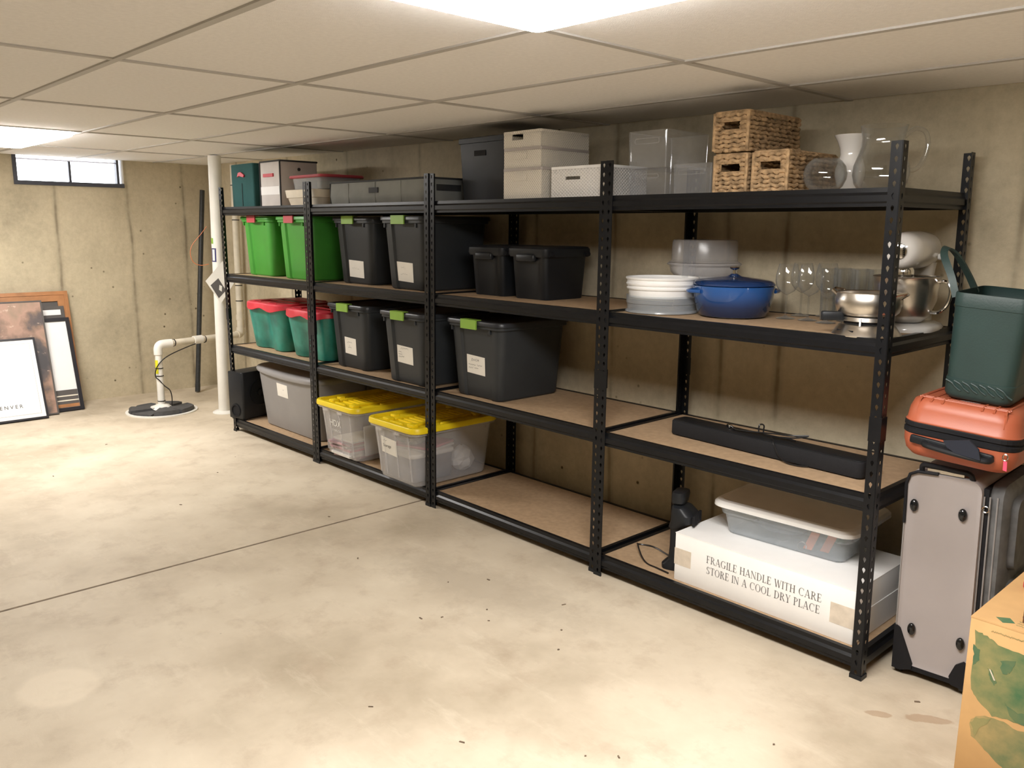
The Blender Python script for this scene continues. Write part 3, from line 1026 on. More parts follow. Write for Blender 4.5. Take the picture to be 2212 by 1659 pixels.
latch_tote('charcoal latching tote with a written list under a heading, directly above the yellow-lidded totes', 2.172, 0.002, Z2, 0.455, 0.345, 0.51, 0.42, 0.415, M['charcoal'], M['charcoal_lid'], M['lime'],
           (-0.085, 0.065, 0.120, 0.220, [('s', 0.24, 0.74, 0.82, 0.010), ('s', 0.08, 0.30, 0.62, 0.007), ('s', 0.08, 0.34, 0.48, 0.007), ('s', 0.08, 0.46, 0.34, 0.007)], M['ink']), 0.0, G3, 4)
latch_tote('charcoal latching tote marked with a capitalised first name, alone in its bay', 2.752, 0.045, Z2, 0.465, 0.355, 0.52, 0.43, 0.415, M['charcoal'], M['charcoal_lid'], M['lime'],
           (-0.085, 0.060, 0.130, 0.228, [('t', 'Z A C H', 0.017, 0.27, 0.68), ('s', 0.10, 0.50, 0.46, 0.006), ('s', 0.58, 0.86, 0.47, 0.006), ('s', 0.10, 0.36, 0.29, 0.006), ('s', 0.42, 0.64, 0.29, 0.006)], M['ink']), -0.01, G3, 5)
G4 = 'bright green totes with red latches'
latch_tote('bright green latching tote with red latch, nearest the white column', 0.318, 0.050, Z3, 0.475, 0.385, 0.50, 0.41, 0.423, M['green'], M['green'], M['red_soft'], None, 0.0, G4, 6)
latch_tote('bright green latching tote with red latch, next to the charcoal totes', 0.905, 0.030, Z3, 0.475, 0.385, 0.50, 0.41, 0.420, M['green'], M['green'], M['red_soft'], None, 0.0, G4, 7)


# teal totes with scalloped red lids
def red_lid_tote(label, cx, yf, z0, wt, dt, H, seed):
    t = thing('lidded_tote', label, 'storage tote', (cx, yf + dt / 2, z0), 0, 'teal totes with red lids')
    a, b = -0.10, 0.10

    def ring(w, d, r, z, e):
        pts = []
        n = 10
        s = []
        for k, (sx, sy) in enumerate(((1, 1), (-1, 1), (-1, -1), (1, -1))):
            for i in range(6):
                q = PI / 2 * (k + i / 5)
                pts.append((sx * (w / 2 - r) + r * math.cos(q), sy * (d / 2 - r) + r * math.sin(q), z))
            if k in (0, 2):
                sg = 1 if k == 0 else -1
                for i in range(n + 1):
                    uu = (0.22 - 0.44 * i / n) * w * sg
                    dd = e * max(0.0, math.cos(uu / (0.24 * w) * PI / 2)) ** 1.4
                    pts.append((uu, sg * (d / 2 - dd), z))
        return pts
    mb = MB()
    wb, db = wt - 0.12, dt - 0.11
    mb.loft([ring(wb - 0.03, db - 0.03, 0.05, 0, 0.035), ring(wb - 0.006, db - 0.006, 0.06, 0.008, 0.035), ring(wb, db, 0.06, 0.02, 0.035),
             ring(wt - 0.045, dt - 0.045, 0.075, H - 0.05, 0.035), ring(wt - 0.035, dt - 0.035, 0.075, H - 0.02, 0.02)])
    mb.build('tote_body', M['teal_tote'], t)
    # lid: skirt that dips over each lobe
    def skirt(w, d, z, dip):
        out = []
        for p in rr(w, d, 0.09, z, 8):
            out.append(p)
        return out
    base = []
    n = 64
    for i in range(n):
        q = 2 * PI * i / n
        cx_, sy_ = math.cos(q), math.sin(q)
        k = 1 / max(abs(cx_) ** 5 + abs(sy_) ** 5, 1e-9) ** 0.2
        base.append((cx_ * k, sy_ * k))
    def lidring(s, zf):
        return [((wt / 2 + s) * x, (dt / 2 + s) * y, zf(x, y)) for x, y in base]
    low = lambda x, y: H - 0.040 - 0.022 * (0.5 - 0.5 * math.cos(2 * PI * min(1, abs(x)))) * (1 if abs(y) > 0.8 else 0.3)
    ld = MB()
    ld.loft([lidring(-0.006, low), lidring(0.0, lambda x, y: low(x, y) + 0.002), lidring(-0.002, lambda x, y: H - 0.012), lidring(-0.010, lambda x, y: H - 0.002),
             lidring(-0.022, lambda x, y: H), lidring(-0.075, lambda x, y: H - 0.002), lidring(-0.085, lambda x, y: H - 0.012)])
    lo = ld.build('tote_lid', M['red'], t)
    for sx in (-1, 1):
        g = MB()
        g.lathe([(0.055, 0), (0.058, 0.003), (0.045, 0.008), (0.035, 0.004)], 16)
        g.build('hand_hold', M['red'], lo, (sx * wt * 0.20, -dt * 0.40, H - 0.003), smooth=50).scale = (1.0, 0.42, 1)
        h = MB()
        h.lathe([(0.036, 0), (0.036, 0.0015)], 16)
        h.build('hand_slot', M['black_matt'], lo, (sx * wt * 0.20, -dt * 0.40, H + 0.0018)).scale = (1.0, 0.34, 1)
    rb = MB()
    for y in (-0.02, 0.06, 0.14):
        rbox(rb, wt * 0.7, 0.03, H - 0.006, H + 0.004, 0.01, 0.004, 0, y * dt * 3)
    rb.build('lid_rib', M['red'], lo)
    return t


red_lid_tote('teal tote with a scalloped red lid, nearer the white column', 0.395, 0.030, Z2, 0.585, 0.46, 0.345, 1)
red_lid_tote('teal tote with a scalloped red lid, next to the charcoal tote', 0.985, 0.030, Z2, 0.565, 0.46, 0.335, 2)

# long grey tote
t = thing('grey_tote', 'long grey lidded tote with a blank white label on the bottom shelf', 'storage tote', (0.685, 0.275, Z1), 0)
W, D, H = 0.93, 0.47, 0.455
mb = MB()
mb.loft([rr(W - 0.16, D - 0.12, 0.05, 0), rr(W - 0.135, D - 0.10, 0.06, 0.01), rr(W - 0.045, D - 0.035, 0.07, H - 0.055), rr(W - 0.025, D - 0.02, 0.07, H - 0.05), rr(W - 0.025, D - 0.02, 0.07, H - 0.03)])
mb.build('tote_body', M['grey_tote'], t)
nn = 72
base = []
for i in range(nn):
    q = 2 * PI * i / nn
    c_, s_ = math.cos(q), math.sin(q)
    k = 1 / (abs(c_) ** 7 + abs(s_) ** 7) ** (1 / 7)
    base.append((c_ * k, s_ * k))
sag = lambda x, y: -0.018 * (1 - x * x) * (1 if y < 0 else 0.4)
lr = lambda s, z: [((W / 2 + s) * x, (D / 2 + s) * y, z + sag(x, y)) for x, y in base]
MB().loft([lr(-0.012, H - 0.04), lr(0.006, H - 0.043), lr(0.010, H - 0.030), lr(0.004, H - 0.012), lr(-0.012, H - 0.004), lr(-0.04, H + 0.002), lr(-0.10, H + 0.004)]).build('tote_lid', M['grey_tote'], t, smooth=50)
def gface(u, v, out):
    k = (v - 0.01) / (H - 0.065)
    return (u, -((D - 0.10) / 2 + 0.0325 * k) - out, v)
paper_label(t, -0.135, 0.020, 0.255, 0.350, gface, random.Random(3), [('s', 0.55, 0.66, 0.55, 0.004)], M['ink'], 0.003)


# clear totes with yellow lids
def yellow_tote(label, cx, yf, z0, label_paper, logo):
    wt, dt, H = 0.495, 0.64, 0.362
    t = thing('yellow_lid_tote', label, 'storage tote', (cx, yf + dt / 2, z0), 0, 'clear totes with yellow lids')
    wb, db = wt - 0.115, dt - 0.12
    rings = [rr(wb - 0.03, db - 0.03, 0.04, 0.0, 5), rr(wb, db, 0.05, 0.012, 5), rr(wb + 0.008, db + 0.008, 0.05, 0.03, 5), rr(wt - 0.055, dt - 0.055, 0.055, H - 0.05, 5),
             rr(wt - 0.02, dt - 0.02, 0.055, H - 0.046, 5), rr(wt - 0.02, dt - 0.02, 0.055, H - 0.026, 5)]
    mb = MB()
    shell(mb, rings, 0.004)
    mb.build('tote_body', M['clear_tote'], t)
    fy = lambda z: -(db / 2 + 0.004 + ((dt - 0.055) / 2 - db / 2 - 0.004) * (z - 0.03) / (H - 0.08))
    for x in (-0.155, -0.09, 0.025, 0.15):
        rb = MB()
        rb.loft([[(x - 0.004, fy(z) + 0.001, z), (x + 0.004, fy(z) + 0.001, z), (x + 0.003, fy(z) - 0.005, z), (x - 0.003, fy(z) - 0.005, z)] for z in (0.035, H - 0.05)])
        rb.build('body_rib', M['clear_tote'], t, smooth=0)
    for q in (-0.14, 0.03):
        MB().box(q, q + 0.055, -(dt / 2 - 0.008), -(dt / 2 - 0.012) + 0.004, H - 0.062, H - 0.046).build('rim_clip', M['clear_tote'], t, smooth=0)
    ld = MB()
    ld.loft([rr(wt - 0.004, dt - 0.004, 0.065, H - 0.032, 6), rr(wt, dt, 0.065, H - 0.028, 6), rr(wt - 0.004, dt - 0.004, 0.063, H - 0.006, 6), rr(wt - 0.012, dt - 0.012, 0.06, H, 6),
             rr(wt - 0.052, dt - 0.052, 0.045, H, 6), rr(wt - 0.062, dt - 0.062, 0.04, H - 0.016, 6)])
    lo = ld.build('tote_lid', M['yellow'], t)
    for x, y, w, d, h in ((-0.12, -0.235, 0.055, 0.05, 0.020), (0.12, -0.235, 0.055, 0.05, 0.020), (-0.12, 0.235, 0.055, 0.05, 0.020), (0.12, 0.235, 0.055, 0.05, 0.020),
                          (-0.16, -0.16, 0.05, 0.04, 0.020), (0.0, -0.262, 0.12, 0.018, 0.017), (-0.10, 0.0, 0.028, 0.42, 0.015), (0.10, 0.0, 0.028, 0.42, 0.015), (0.19, -0.03, 0.018, 0.12, 0.020)):
        b_ = MB()
        rbox(b_, w, d, H - 0.018, H - 0.018 + h, 0.008, 0.004, x, y)
        b_.build('lid_block', M['yellow'], lo)
    ht = MB()
    for q in range(-5, 6):
        ht.box(-0.085, 0.085, q * 0.038 - 0.004, q * 0.038 + 0.004, H - 0.016, H - 0.009)
    ht.build('lid_rib', M['yellow'], lo, smooth=0)
    def face(u, v, out):
        return (u, fy(v) - out, v)
    if label_paper:
        paper_label(t, -0.125, 0.025, 0.165, 0.262, face, random.Random(8), [('s', 0.14, 0.42, 0.78, 0.010), ('t', 'Storage', 0.026, 0.12, 0.36)], M['ink'], 0.01)
    if logo:
        text_obj('raised_logo', 'HDX', 0.062, M['white_plastic'], t, lambda a, b: (-0.035 + a, fy(0.205 + b) - 0.0012, 0.205 + b))
        text_obj('raised_logo_line', '27 GALLON', 0.020, M['white_plastic'], t, lambda a, b: (-0.03 + a, fy(0.170 + b) - 0.0012, 0.170 + b))
    return t


yellow_tote('clear tote with yellow lid full of magazines, nearer the grey tote', 1.512, -0.052, Z1, False, True)
yellow_tote('clear tote with yellow lid and a white paper note on its front', 2.172, -0.085, Z1, True, False)
# what shows through them
rng = random.Random(5)
z = Z1 + 0.006
for k in range(9):
    h = rng.uniform(0.010, 0.016)
    m = M[['magazine', 'magazine_pale', 'magazine_pale', 'magazine_pink', 'magazine', 'magazine_pale', 'magazine', 'magazine_pink', 'magazine_pale'][k]]
    o = MB().box(-0.11, 0.11, -0.15, 0.15, 0, h).build('magazine', m, None, (1.50 + rng.uniform(-0.02, 0.02), 0.155 + rng.uniform(-0.015, 0.015), z), (0, 0, rng.uniform(-0.15, 0.15)), smooth=0)
    tag(o, ['lowest', 'second lowest', 'third lowest', 'fourth lowest', 'middle', 'fourth from top', 'third from top', 'second from top', 'topmost'][k] + ' magazine of the pile inside the clear tote by the grey tote', 'magazine', 'magazines in the clear tote')
    z += h + 0.0003
o = MB().box(-0.003, 0.003, -0.12, 0.12, 0, 0.19).build('paper_folder', M['carton_white'], None, (1.655, 0.20, Z1 + 0.03), (0, -0.05, 0.1), smooth=0)
tag(o, 'pale folder standing upright beside the magazines inside the clear tote', 'folder')
t = thing('inner_box', 'small blue-grey box with a white lid inside the noted yellow-lidded tote', 'storage box', (2.135, 0.15, Z1 + 0.006))
mb = MB(); rbox(mb, 0.30, 0.30, 0, 0.15, 0.03, 0.01); mb.build('box_body', M['inner_bin'], t)
mb = MB(); rbox(mb, 0.32, 0.32, 0.145, 0.172, 0.035, 0.008); mb.build('box_lid', M['white_plastic'], t)
for k, (mm, dz, lab) in enumerate((('magazine_pale', 0.0, 'cream folder lying on the small box inside the noted clear tote'), ('magazine_pink', 0.014, 'pink folder lying on top of the cream folder inside the noted clear tote'))):
    o = MB().box(-0.13, 0.13, -0.12, 0.14, 0, 0.012).build('folder', M[mm], None, (2.15, 0.17, Z1 + 0.180 + dz), (0, 0, 0.2 + 0.1 * k), smooth=0)
    tag(o, lab, 'folder')


def crumple(name, mat, loc, size, seed, label, cat):
    rg = random.Random(seed)
    mb = MB()
    rows, n = 9, 14
    rings = []
    for i in range(rows):
        ph = PI * (i + 0.5) / rows
        rings.append([(size[0] * math.sin(ph) * math.cos(2 * PI * k / n) * rg.uniform(0.75, 1.15), size[1] * math.sin(ph) * math.sin(2 * PI * k / n) * rg.uniform(0.75, 1.15), size[2] * (1 - math.cos(ph)) * rg.uniform(0.9, 1.08)) for k in range(n)])
    mn = min(p[2] for r in rings for p in r)
    rings = [[(x, y, z_ - mn) for x, y, z_ in r] for r in rings]
    mb.loft(rings)
    return tag(mb.build(name, mat, None, loc, smooth=0), label, cat)


crumple('tissue_wad', M['tissue'], (2.235, 0.40, Z1 + 0.006), (0.075, 0.075, 0.075), 4, 'crumpled white tissue at the back of the noted clear tote', 'tissue paper')
crumple('fabric_roll', M['grey_fabric'], (2.14, 0.10, Z1 + 0.207), (0.12, 0.09, 0.05), 6, 'grey folded cloth bundle under the yellow lid of the noted tote', 'cloth')

# subwoofer
t = thing('subwoofer', 'black wooden subwoofer with a round port beside the grey tote', 'speaker', (0.012, 0.135, Z1), 0.25)
mb = MB(); rbox(mb, 0.17, 0.34, 0.012, 0.372, 0.018, 0.006); mb.build('cabinet', M['black_plastic'], t)
mb = MB()
mb.lathe([(0.050, 0), (0.052, 0.004), (0.040, 0.006), (0.036, -0.015)], 24)
mb.build('bass_port', M['black_matt'], t, (0.0, -0.1705, 0.075), (PI / 2, 0, 0))
mb = MB()
mb.lathe([(0.10, 0), (0.102, 0.006), (0.088, 0.008), (0.03, 0.002), (0.028, 0.01), (0.0, 0.014)], 32, cap1=False)
mb.build('driver', M['black_gloss'], t, (0.086, 0.0, 0.20), (0, PI / 2, 0))
for sx in (-1, 1):
    for sy in (-1, 1):
        MB().lathe([(0.013, 0), (0.014, 0.013)], 12).build('foot', M['black_matt'], t, (sx * 0.065, sy * 0.14, 0))

# black file boxes
for (x, lab) in ((2.690, 'small black lidded file box, the one nearer the charcoal totes'), (3.008, 'small black lidded file box, the one nearer the white cake box')):
    t = thing('file_box', lab, 'file box', (x, 0.355, Z3), 0, 'black file boxes')
    mb = MB()
    mb.loft([tring(0.225, 0.265, 0.02, 0, -0.3, 0.3, 0.006), tring(0.232, 0.272, 0.022, 0.01, -0.3, 0.3, 0.006), tring(0.248, 0.305, 0.025, 0.215, -0.3, 0.3, 0.006), tring(0.258, 0.315, 0.025, 0.222, -0.3, 0.3, 0.001)])
    mb.build('box_body', M['black_plastic'], t)
    mb = MB()
    mb.loft([rr(0.272, 0.33, 0.03, 0.212), rr(0.282, 0.342, 0.03, 0.225), rr(0.280, 0.340, 0.03, 0.252), rr(0.262, 0.322, 0.025, 0.262), rr(0.22, 0.28, 0.02, 0.264)])
    mb.build('box_lid', M['black_plastic'], t)
    for s in (-1, 1):
        mb = MB(); rbox(mb, 0.13, 0.030, 0.190, 0.226, 0.012, 0.006, 0, s * 0.166); mb.build('lid_grip', M['black_plastic'], t)
        mb = MB(); mb.lathe([(0.012, -0.015), (0.014, 0), (0.012, 0.015)], 12); mb.build('lid_catch', M['black_matt'], t, (0.139, s * 0.13, 0.226), (PI / 2, 0, 0))

# ------------------------------------------------------------------ right-hand bay, bottom shelf
t = thing('shipping_box', 'white shipping carton printed with a fragile notice on the bottom shelf', 'box', (4.462, 0.275, Z1))
BW_, BD_, BH_ = 0.778, 0.44, 0.208
mb = MB(); rbox(mb, BW_, BD_, 0, BH_ - 0.0035, 0.004, 0.002); mb.build('carton', M['carton_white'], t)
for sy in (-1, 1):
    MB().box(-BW_ / 2, BW_ / 2, min(sy * 0.001, sy * BD_ / 2), max(sy * 0.001, sy * BD_ / 2), BH_ - 0.0035, BH_).build('top_flap', M['carton_white'], t, smooth=0)
MB().box(BW_ / 2, BW_ / 2 + 0.003, -BD_ / 2 + 0.002, BD_ / 2 - 0.002, 0.003, BH_ * 0.52).build('end_flap', M['carton_white'], t, smooth=0)
yb_ = -BD_ / 2
MB().box(-BW_ / 2 - 0.0006, -BW_ / 2 + 0.082, yb_ - 0.0008, yb_ - 0.0001, 0.070, 0.142).build('tape_strip', M['tape'], t, smooth=0)
MB().box(BW_ / 2 - 0.090, BW_ / 2 + 0.0006, yb_ - 0.0008, yb_ - 0.0001, 0.060, 0.138).build('tape_strip', M['tape'], t, smooth=0)
for txt, x0, x1, zb, hh in (('FRAGILE HANDLE WITH CARE', -0.231, 0.266, 0.121, 0.031), ('STORE IN A COOL DRY PLACE', -0.229, 0.262, 0.075, 0.031)):
    Q, w = serif_text(txt)
    k = (x1 - x0) / w
    mb = MB()
    for q in Q:
        mb.add([(x0 + a * k, yb_ - 0.0009, zb + b * hh) for a, b in q], [(0, 1, 2, 3)])
    mb.build('printed_lettering', M['text_grey'], t, smooth=0)

t = thing('underbed_bin', 'shallow clear bin with a white lid lying on the white carton', 'storage bin', (4.452, 0.385, Z1 + BH_ + 0.0005), 0.055)
mb = MB()
shell(mb, [rr(0.475, 0.30, 0.03, 0.0), rr(0.495, 0.32, 0.035, 0.008), rr(0.525, 0.35, 0.04, 0.085), rr(0.545, 0.365, 0.04, 0.088), rr(0.560, 0.38, 0.04, 0.128)], 0.004)
mb.build('bin_body', M['clear_bin'], t)
mb = MB()
mb.loft([rr(0.585, 0.405, 0.05, 0.118, 6), rr(0.602, 0.42, 0.055, 0.122, 6), rr(0.600, 0.418, 0.055, 0.136, 6), rr(0.580, 0.40, 0.05, 0.146, 6), rr(0.545, 0.365, 0.045, 0.148, 6), rr(0.535, 0.355, 0.04, 0.145, 6)])
mb.build('bin_lid', M['white_plastic'], t)
# strap, hook and cloth seen through the bin
zb = Z1 + BH_ + 0.006
mb = MB()
for k, (a, b) in enumerate(((-0.03, 0.0), (0.03, 0.02))):
    pts = [Vector((a + 0.03 * s, b, 0.004 + 0.075 * s)) for s in (0, 0.5, 1)]
    mb.loft([[(p.x - 0.017, p.y, p.z), (p.x + 0.017, p.y, p.z), (p.x + 0.017, p.y + 0.004, p.z), (p.x - 0.017, p.y + 0.004, p.z)] for p in pts])
tag(mb.build('orange_strap', M['orange_strap'], None, (4.585, 0.258, zb + 0.004), (0, 0, 0.05), smooth=0), 'orange webbing strap inside the white-lidded clear bin', 'strap')
mb = MB()
mb.tube([(0.017 * math.cos(q * PI / 8), 0, 0.017 + 0.017 * math.sin(q * PI / 8)) for q in range(16)], 0.0025, 6, True)
tag(mb.build('metal_ring', M['chrome'], None, (4.535, 0.252, zb), (0, 0, 0.2)), 'small metal ring at the end of the orange strap in the bin', 'ring')
crumple('teal_cloth', M['teal_tote'], (4.60, 0.43, zb), (0.05, 0.07, 0.045), 11, 'bunched teal cloth at the end of the white-lidded clear bin', 'cloth')
crumple('grey_cloth', M['pale_blue_cloth'], (4.38, 0.39, zb), (0.13, 0.09, 0.035), 12, 'bluish folded cloth filling the white-lidded clear bin', 'cloth')

# handheld vacuum cleaner standing on its nozzle
vac = t = thing('handheld_vacuum', 'black handheld vacuum cleaner standing on end beside the white carton', 'vacuum cleaner', (4.00, 0.165, Z1), 0.3)
mb = MB()
mb.loft([rr(0.085, 0.10, 0.03, 0.0, 4, -0.01), rr(0.088, 0.10, 0.03, 0.02, 4, -0.01), rr(0.055, 0.075, 0.025, 0.045, 4), rr(0.050, 0.06, 0.022, 0.10, 4), rr(0.050, 0.06, 0.022, 0.17, 4), rr(0.06, 0.075, 0.025, 0.20, 4)])
mb.build('nozzle_tube', M['black_plastic'], t)
mb = MB(); mb.loft([rr(0.06, 0.09, 0.025, 0.190, 4, 0.0), rr(0.10, 0.12, 0.04, 0.222, 4, 0.03), rr(0.11, 0.13, 0.045, 0.255, 4, 0.035), rr(0.075, 0.11, 0.035, 0.285, 4, 0.02), rr(0.05, 0.07, 0.02, 0.295, 4, 0.01)])
mb.build('motor_housing', M['black_plastic'], t)
for k in range(6):
    MB().box(0.083, 0.092, -0.052 + k * 0.018, -0.042 + k * 0.018, 0.216, 0.262).build('cooling_fin', M['black_matt'], t, smooth=0)
mb = MB(); mb.loft([rr(0.05, 0.06, 0.02, 0.29, 4, 0.005), rr(0.055, 0.10, 0.022, 0.305, 4, 0.01), rr(0.06, 0.11, 0.025, 0.335, 4, 0.012), rr(0.055, 0.10, 0.022, 0.35, 4, 0.012), rr(0.03, 0.07, 0.014, 0.354, 4, 0.012)])
mb.build('top_handle', M['black_plastic'], t)
cord = [(3.985, 0.20, Z1 + 0.02), (3.90, 0.24, Z1 + 0.006), (3.80, 0.27, Z1 + 0.005), (3.735, 0.245, Z1 + 0.006), (3.77, 0.19, Z1 + 0.03), (3.84, 0.13, Z1 + 0.012), (3.90, 0.095, Z1 + 0.004), (3.96, 0.085, Z1 + 0.005), (4.03, 0.075, Z1 + 0.006)]
CORD = [Vector(p) - Vector((4.00, 0.165, Z1)) for p in cord]

# soundbar with a tangle of cable on it
t = thing('soundbar', 'long black cloth-fronted soundbar on the second shelf', 'soundbar', (4.345, 0.245, Z2), -0.055)
mb = MB(); rbox(mb, 0.88, 0.105, 0.004, 0.066, 0.022, 0.005, seg=5); mb.build('speaker_body', M['black_cloth'], t)
mb = MB(); rbox(mb, 0.872, 0.097, 0.0655, 0.0685, 0.02, 0.001, seg=5); mb.build('top_panel', M['black_plastic'], t)
for sx in (-1, 1):
    MB().box(sx * 0.36 - 0.03, sx * 0.36 + 0.03, -0.03, 0.03, 0.0, 0.0045).build('rubber_foot', M['black_matt'], t, smooth=0)
zz = Z2 + 0.0725
cb = thing('speaker_cable', 'tangled thin black cable draped over the soundbar', 'cable', (4.35, 0.25, zz))
def smoothpath(pts, n=6):
    P = [Vector(p) for p in pts]
    out = []
    for i in range(len(P) - 1):
        p0, p1, p2, p3 = P[max(i - 1, 0)], P[i], P[i + 1], P[min(i + 2, len(P) - 1)]
        for k in range(n):
            q = k / n
            out.append(0.5 * ((2 * p1) + (p2 - p0) * q + (2 * p0 - 5 * p1 + 4 * p2 - p3) * q * q + (3 * p1 - p0 - 3 * p2 + p3) * q ** 3))
    return out + [P[-1]]
MB().tube(smoothpath(CORD, 6), 0.0035, 6).build('power_cord', M['cable'], vac, rot=(0, 0, -0.3))
MB().tube(smoothpath([(-0.17, 0.02, 0.004), (-0.13, -0.01, 0.002), (-0.05, 0.0, 0.006), (0.03, 0.01, 0.012), (0.10, 0.015, 0.016), (0.16, 0.04, 0.022), (0.12, 0.02, 0.010), (0.06, 0.005, 0.004)]), 0.0032, 6).build('cable_run', M['cable'], cb)
MB().tube(smoothpath([(-0.04, 0.01, 0.004), (-0.05, 0.03, 0.03), (-0.03, 0.03, 0.032), (-0.01, 0.0, 0.006), (0.04, -0.01, 0.006), (0.10, 0.0, 0.006), (0.13, -0.005, 0.004)]), 0.0032, 6).build('cable_run', M['cable'], cb)
MB().tube(smoothpath([(0.03, -0.01, 0.001), (0.055, -0.045, 0.001), (0.075, -0.066, -0.012), (0.10, -0.075, -0.045), (0.14, -0.085, -0.065), (0.19, -0.085, -0.067), (0.22, -0.068, -0.067)]), 0.0032, 6).build('cable_run', M['cable'], cb)
mb = MB(); rbox(mb, 0.03, 0.016, -0.002, 0.010, 0.004, 0.002); mb.build('cable_plug', M['chrome'], cb, (-0.185, 0.022, 0.0), (0, 0, -0.6))

# ------------------------------------------------------------------ kitchenware on the third shelf
t = thing('cake_box', 'low round clear cake box with stacked white screw rims', 'food container', (3.828, 0.220, Z3))
mb = MB()
shell(mb, [ring_at(r, z_, 40) for r, z_ in ((0.150, 0.0), (0.156, 0.004), (0.154, 0.010), (0.148, 0.014), (0.148, 0.040), (0.152, 0.042), (0.152, 0.075))], 0.003)
mb.build('clear_base', M['clear_bin'], t)
mb = MB()
shell(mb, [ring_at(r, z_, 40) for r, z_ in ((0.140, 0.066), (0.142, 0.070), (0.142, 0.098), (0.150, 0.101), (0.152, 0.106), (0.150, 0.110), (0.147, 0.112), (0.147, 0.116), (0.153, 0.119), (0.155, 0.125), (0.151, 0.129), (0.150, 0.140), (0.156, 0.144), (0.157, 0.149), (0.154, 0.152))], 0.004)
mb.build('white_rim', M['white_plastic'], t)

t = thing('cake_dome', 'tall clear plastic cake carrier of two stacked drums behind the low cake box', 'cake carrier', (3.843, 0.503, Z3))
mb = MB()
shell(mb, [ring_at(r, z_, 40) for r, z_ in ((0.128, 0), (0.133, 0.004), (0.134, 0.012), (0.130, 0.016), (0.134, 0.150), (0.148, 0.165), (0.154, 0.190), (0.160, 0.194), (0.166, 0.200), (0.160, 0.206))], 0.003)
mb.build('lower_drum', M['clear_tote'], t)
mb = MB()
mb.loft([ring_at(r, z_, 40) for r, z_ in ((0.150, 0.206), (0.158, 0.209), (0.146, 0.216), (0.144, 0.296), (0.140, 0.306), (0.134, 0.308))], False, True)
mb.build('upper_drum', M['clear_tote'], t)

t = thing('dutch_oven', 'blue enamelled cast iron pot with lid and steel knob', 'dutch oven', (4.130, 0.302, Z3), 0.9)
mb = MB()
mb.lathe([(0.118, 0.0), (0.134, 0.006), (0.147, 0.030), (0.158, 0.075), (0.164, 0.118), (0.165, 0.128), (0.158, 0.128)], 48)
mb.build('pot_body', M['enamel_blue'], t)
for s in (-1, 1):
    mb = MB()
    pts = [(s * (0.155 + 0.036 * math.sin(q * PI / 10)), -0.055 + 0.110 * q / 10, 0.106) for q in range(11)]
    mb.tube(pts, 0.008, 8)
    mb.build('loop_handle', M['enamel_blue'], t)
mb = MB()
mb.lathe([(0.160, 0.129), (0.166, 0.132), (0.164, 0.138), (0.156, 0.146), (0.140, 0.152), (0.080, 0.160), (0.030, 0.165), (0.018, 0.172), (0.012, 0.176)], 48)
mb.build('pot_lid', M['enamel_lid'], t)
mb = MB()
mb.lathe([(0.008, 0.176), (0.007, 0.190), (0.018, 0.196), (0.021, 0.200), (0.018, 0.203), (0.004, 0.204)], 24)
mb.build('lid_knob', M['chrome'], t)

# wine glasses and tumblers
def glass_mesh(prof, n=24):
    o = MB().lathe(prof, n, cap1=False).build('tmp', M['glass'], smooth=60)
    me = o.data
    bpy.data.objects.remove(o)
    return me


def add_prof(bowl):
    return [(0.036, 0.0), (0.037, 0.002), (0.030, 0.004), (0.008, 0.009), (0.004, 0.016), (0.0036, 0.060)] + bowl


bowl_big = glass_mesh([(0.0036, 0.096), (0.010, 0.100), (0.030, 0.112), (0.043, 0.132), (0.047, 0.152), (0.046, 0.176), (0.041, 0.200), (0.036, 0.220)])
bowl_small = glass_mesh([(0.0036, 0.096), (0.010, 0.100), (0.024, 0.112), (0.030, 0.135), (0.030, 0.160), (0.026, 0.185)])
stem_me = glass_mesh([(0.0036, 0.010), (0.0036, 0.097)], 10)
foot_me = glass_mesh([(0.037, 0.0), (0.038, 0.002), (0.030, 0.004), (0.009, 0.009), (0.0036, 0.013)])
flute_me = glass_mesh([(0.0036, 0.096), (0.012, 0.104), (0.024, 0.130), (0.029, 0.175), (0.027, 0.215)])
spots = [(4.318, 0.395, bowl_big, 'stemmed wine glass closest to the blue pot'), (4.302, 0.545, bowl_big, 'stemmed wine glass at the back of the shelf, second from the blue pot'),
         (4.412, 0.400, bowl_big, 'large front wine glass in the middle of the stemmed glasses'), (4.380, 0.603, bowl_big, 'stemmed wine glass at the back beside the tumblers'),
         (4.505, 0.365, bowl_small, 'small stemmed glass standing just behind the steel fondue pot')]
for x, y, bm_, lab in spots:
    t = thing('wine_glass', lab, 'wine glass', (x, y, Z3), 0, 'stemmed wine glasses')
    inst('foot', foot_me, t)
    inst('stem', stem_me, t)
    inst('bowl', bm_, t)
tumbler_me = MB()
shell(tumbler_me, [ring_at(r, z_, 20) for r, z_ in ((0.026, 0), (0.028, 0.003), (0.031, 0.10), (0.033, 0.205))], 0.0022)
tm = tumbler_me.build('tmp', M['glass'], smooth=60)
tme = tm.data
bpy.data.objects.remove(tm)
tl = ['tall straight tumbler next to the stemmed wine glasses, back row', 'tall straight tumbler in the front row behind the small stemmed glass', 'tall straight tumbler, second in the back row',
      'tall straight tumbler, second in the front row', 'tall straight tumbler at the end of the back row by the mixer', 'tall straight tumbler at the end of the front row by the mixer']
for k in range(6):
    x, y = 4.462 + 0.070 * (k // 2) - 0.01 * (k % 2), 0.565 - 0.085 * (k % 2)
    tag(inst('tumbler', tme, None, (x, y, Z3)), tl[k], 'tumbler', 'tall tumblers')

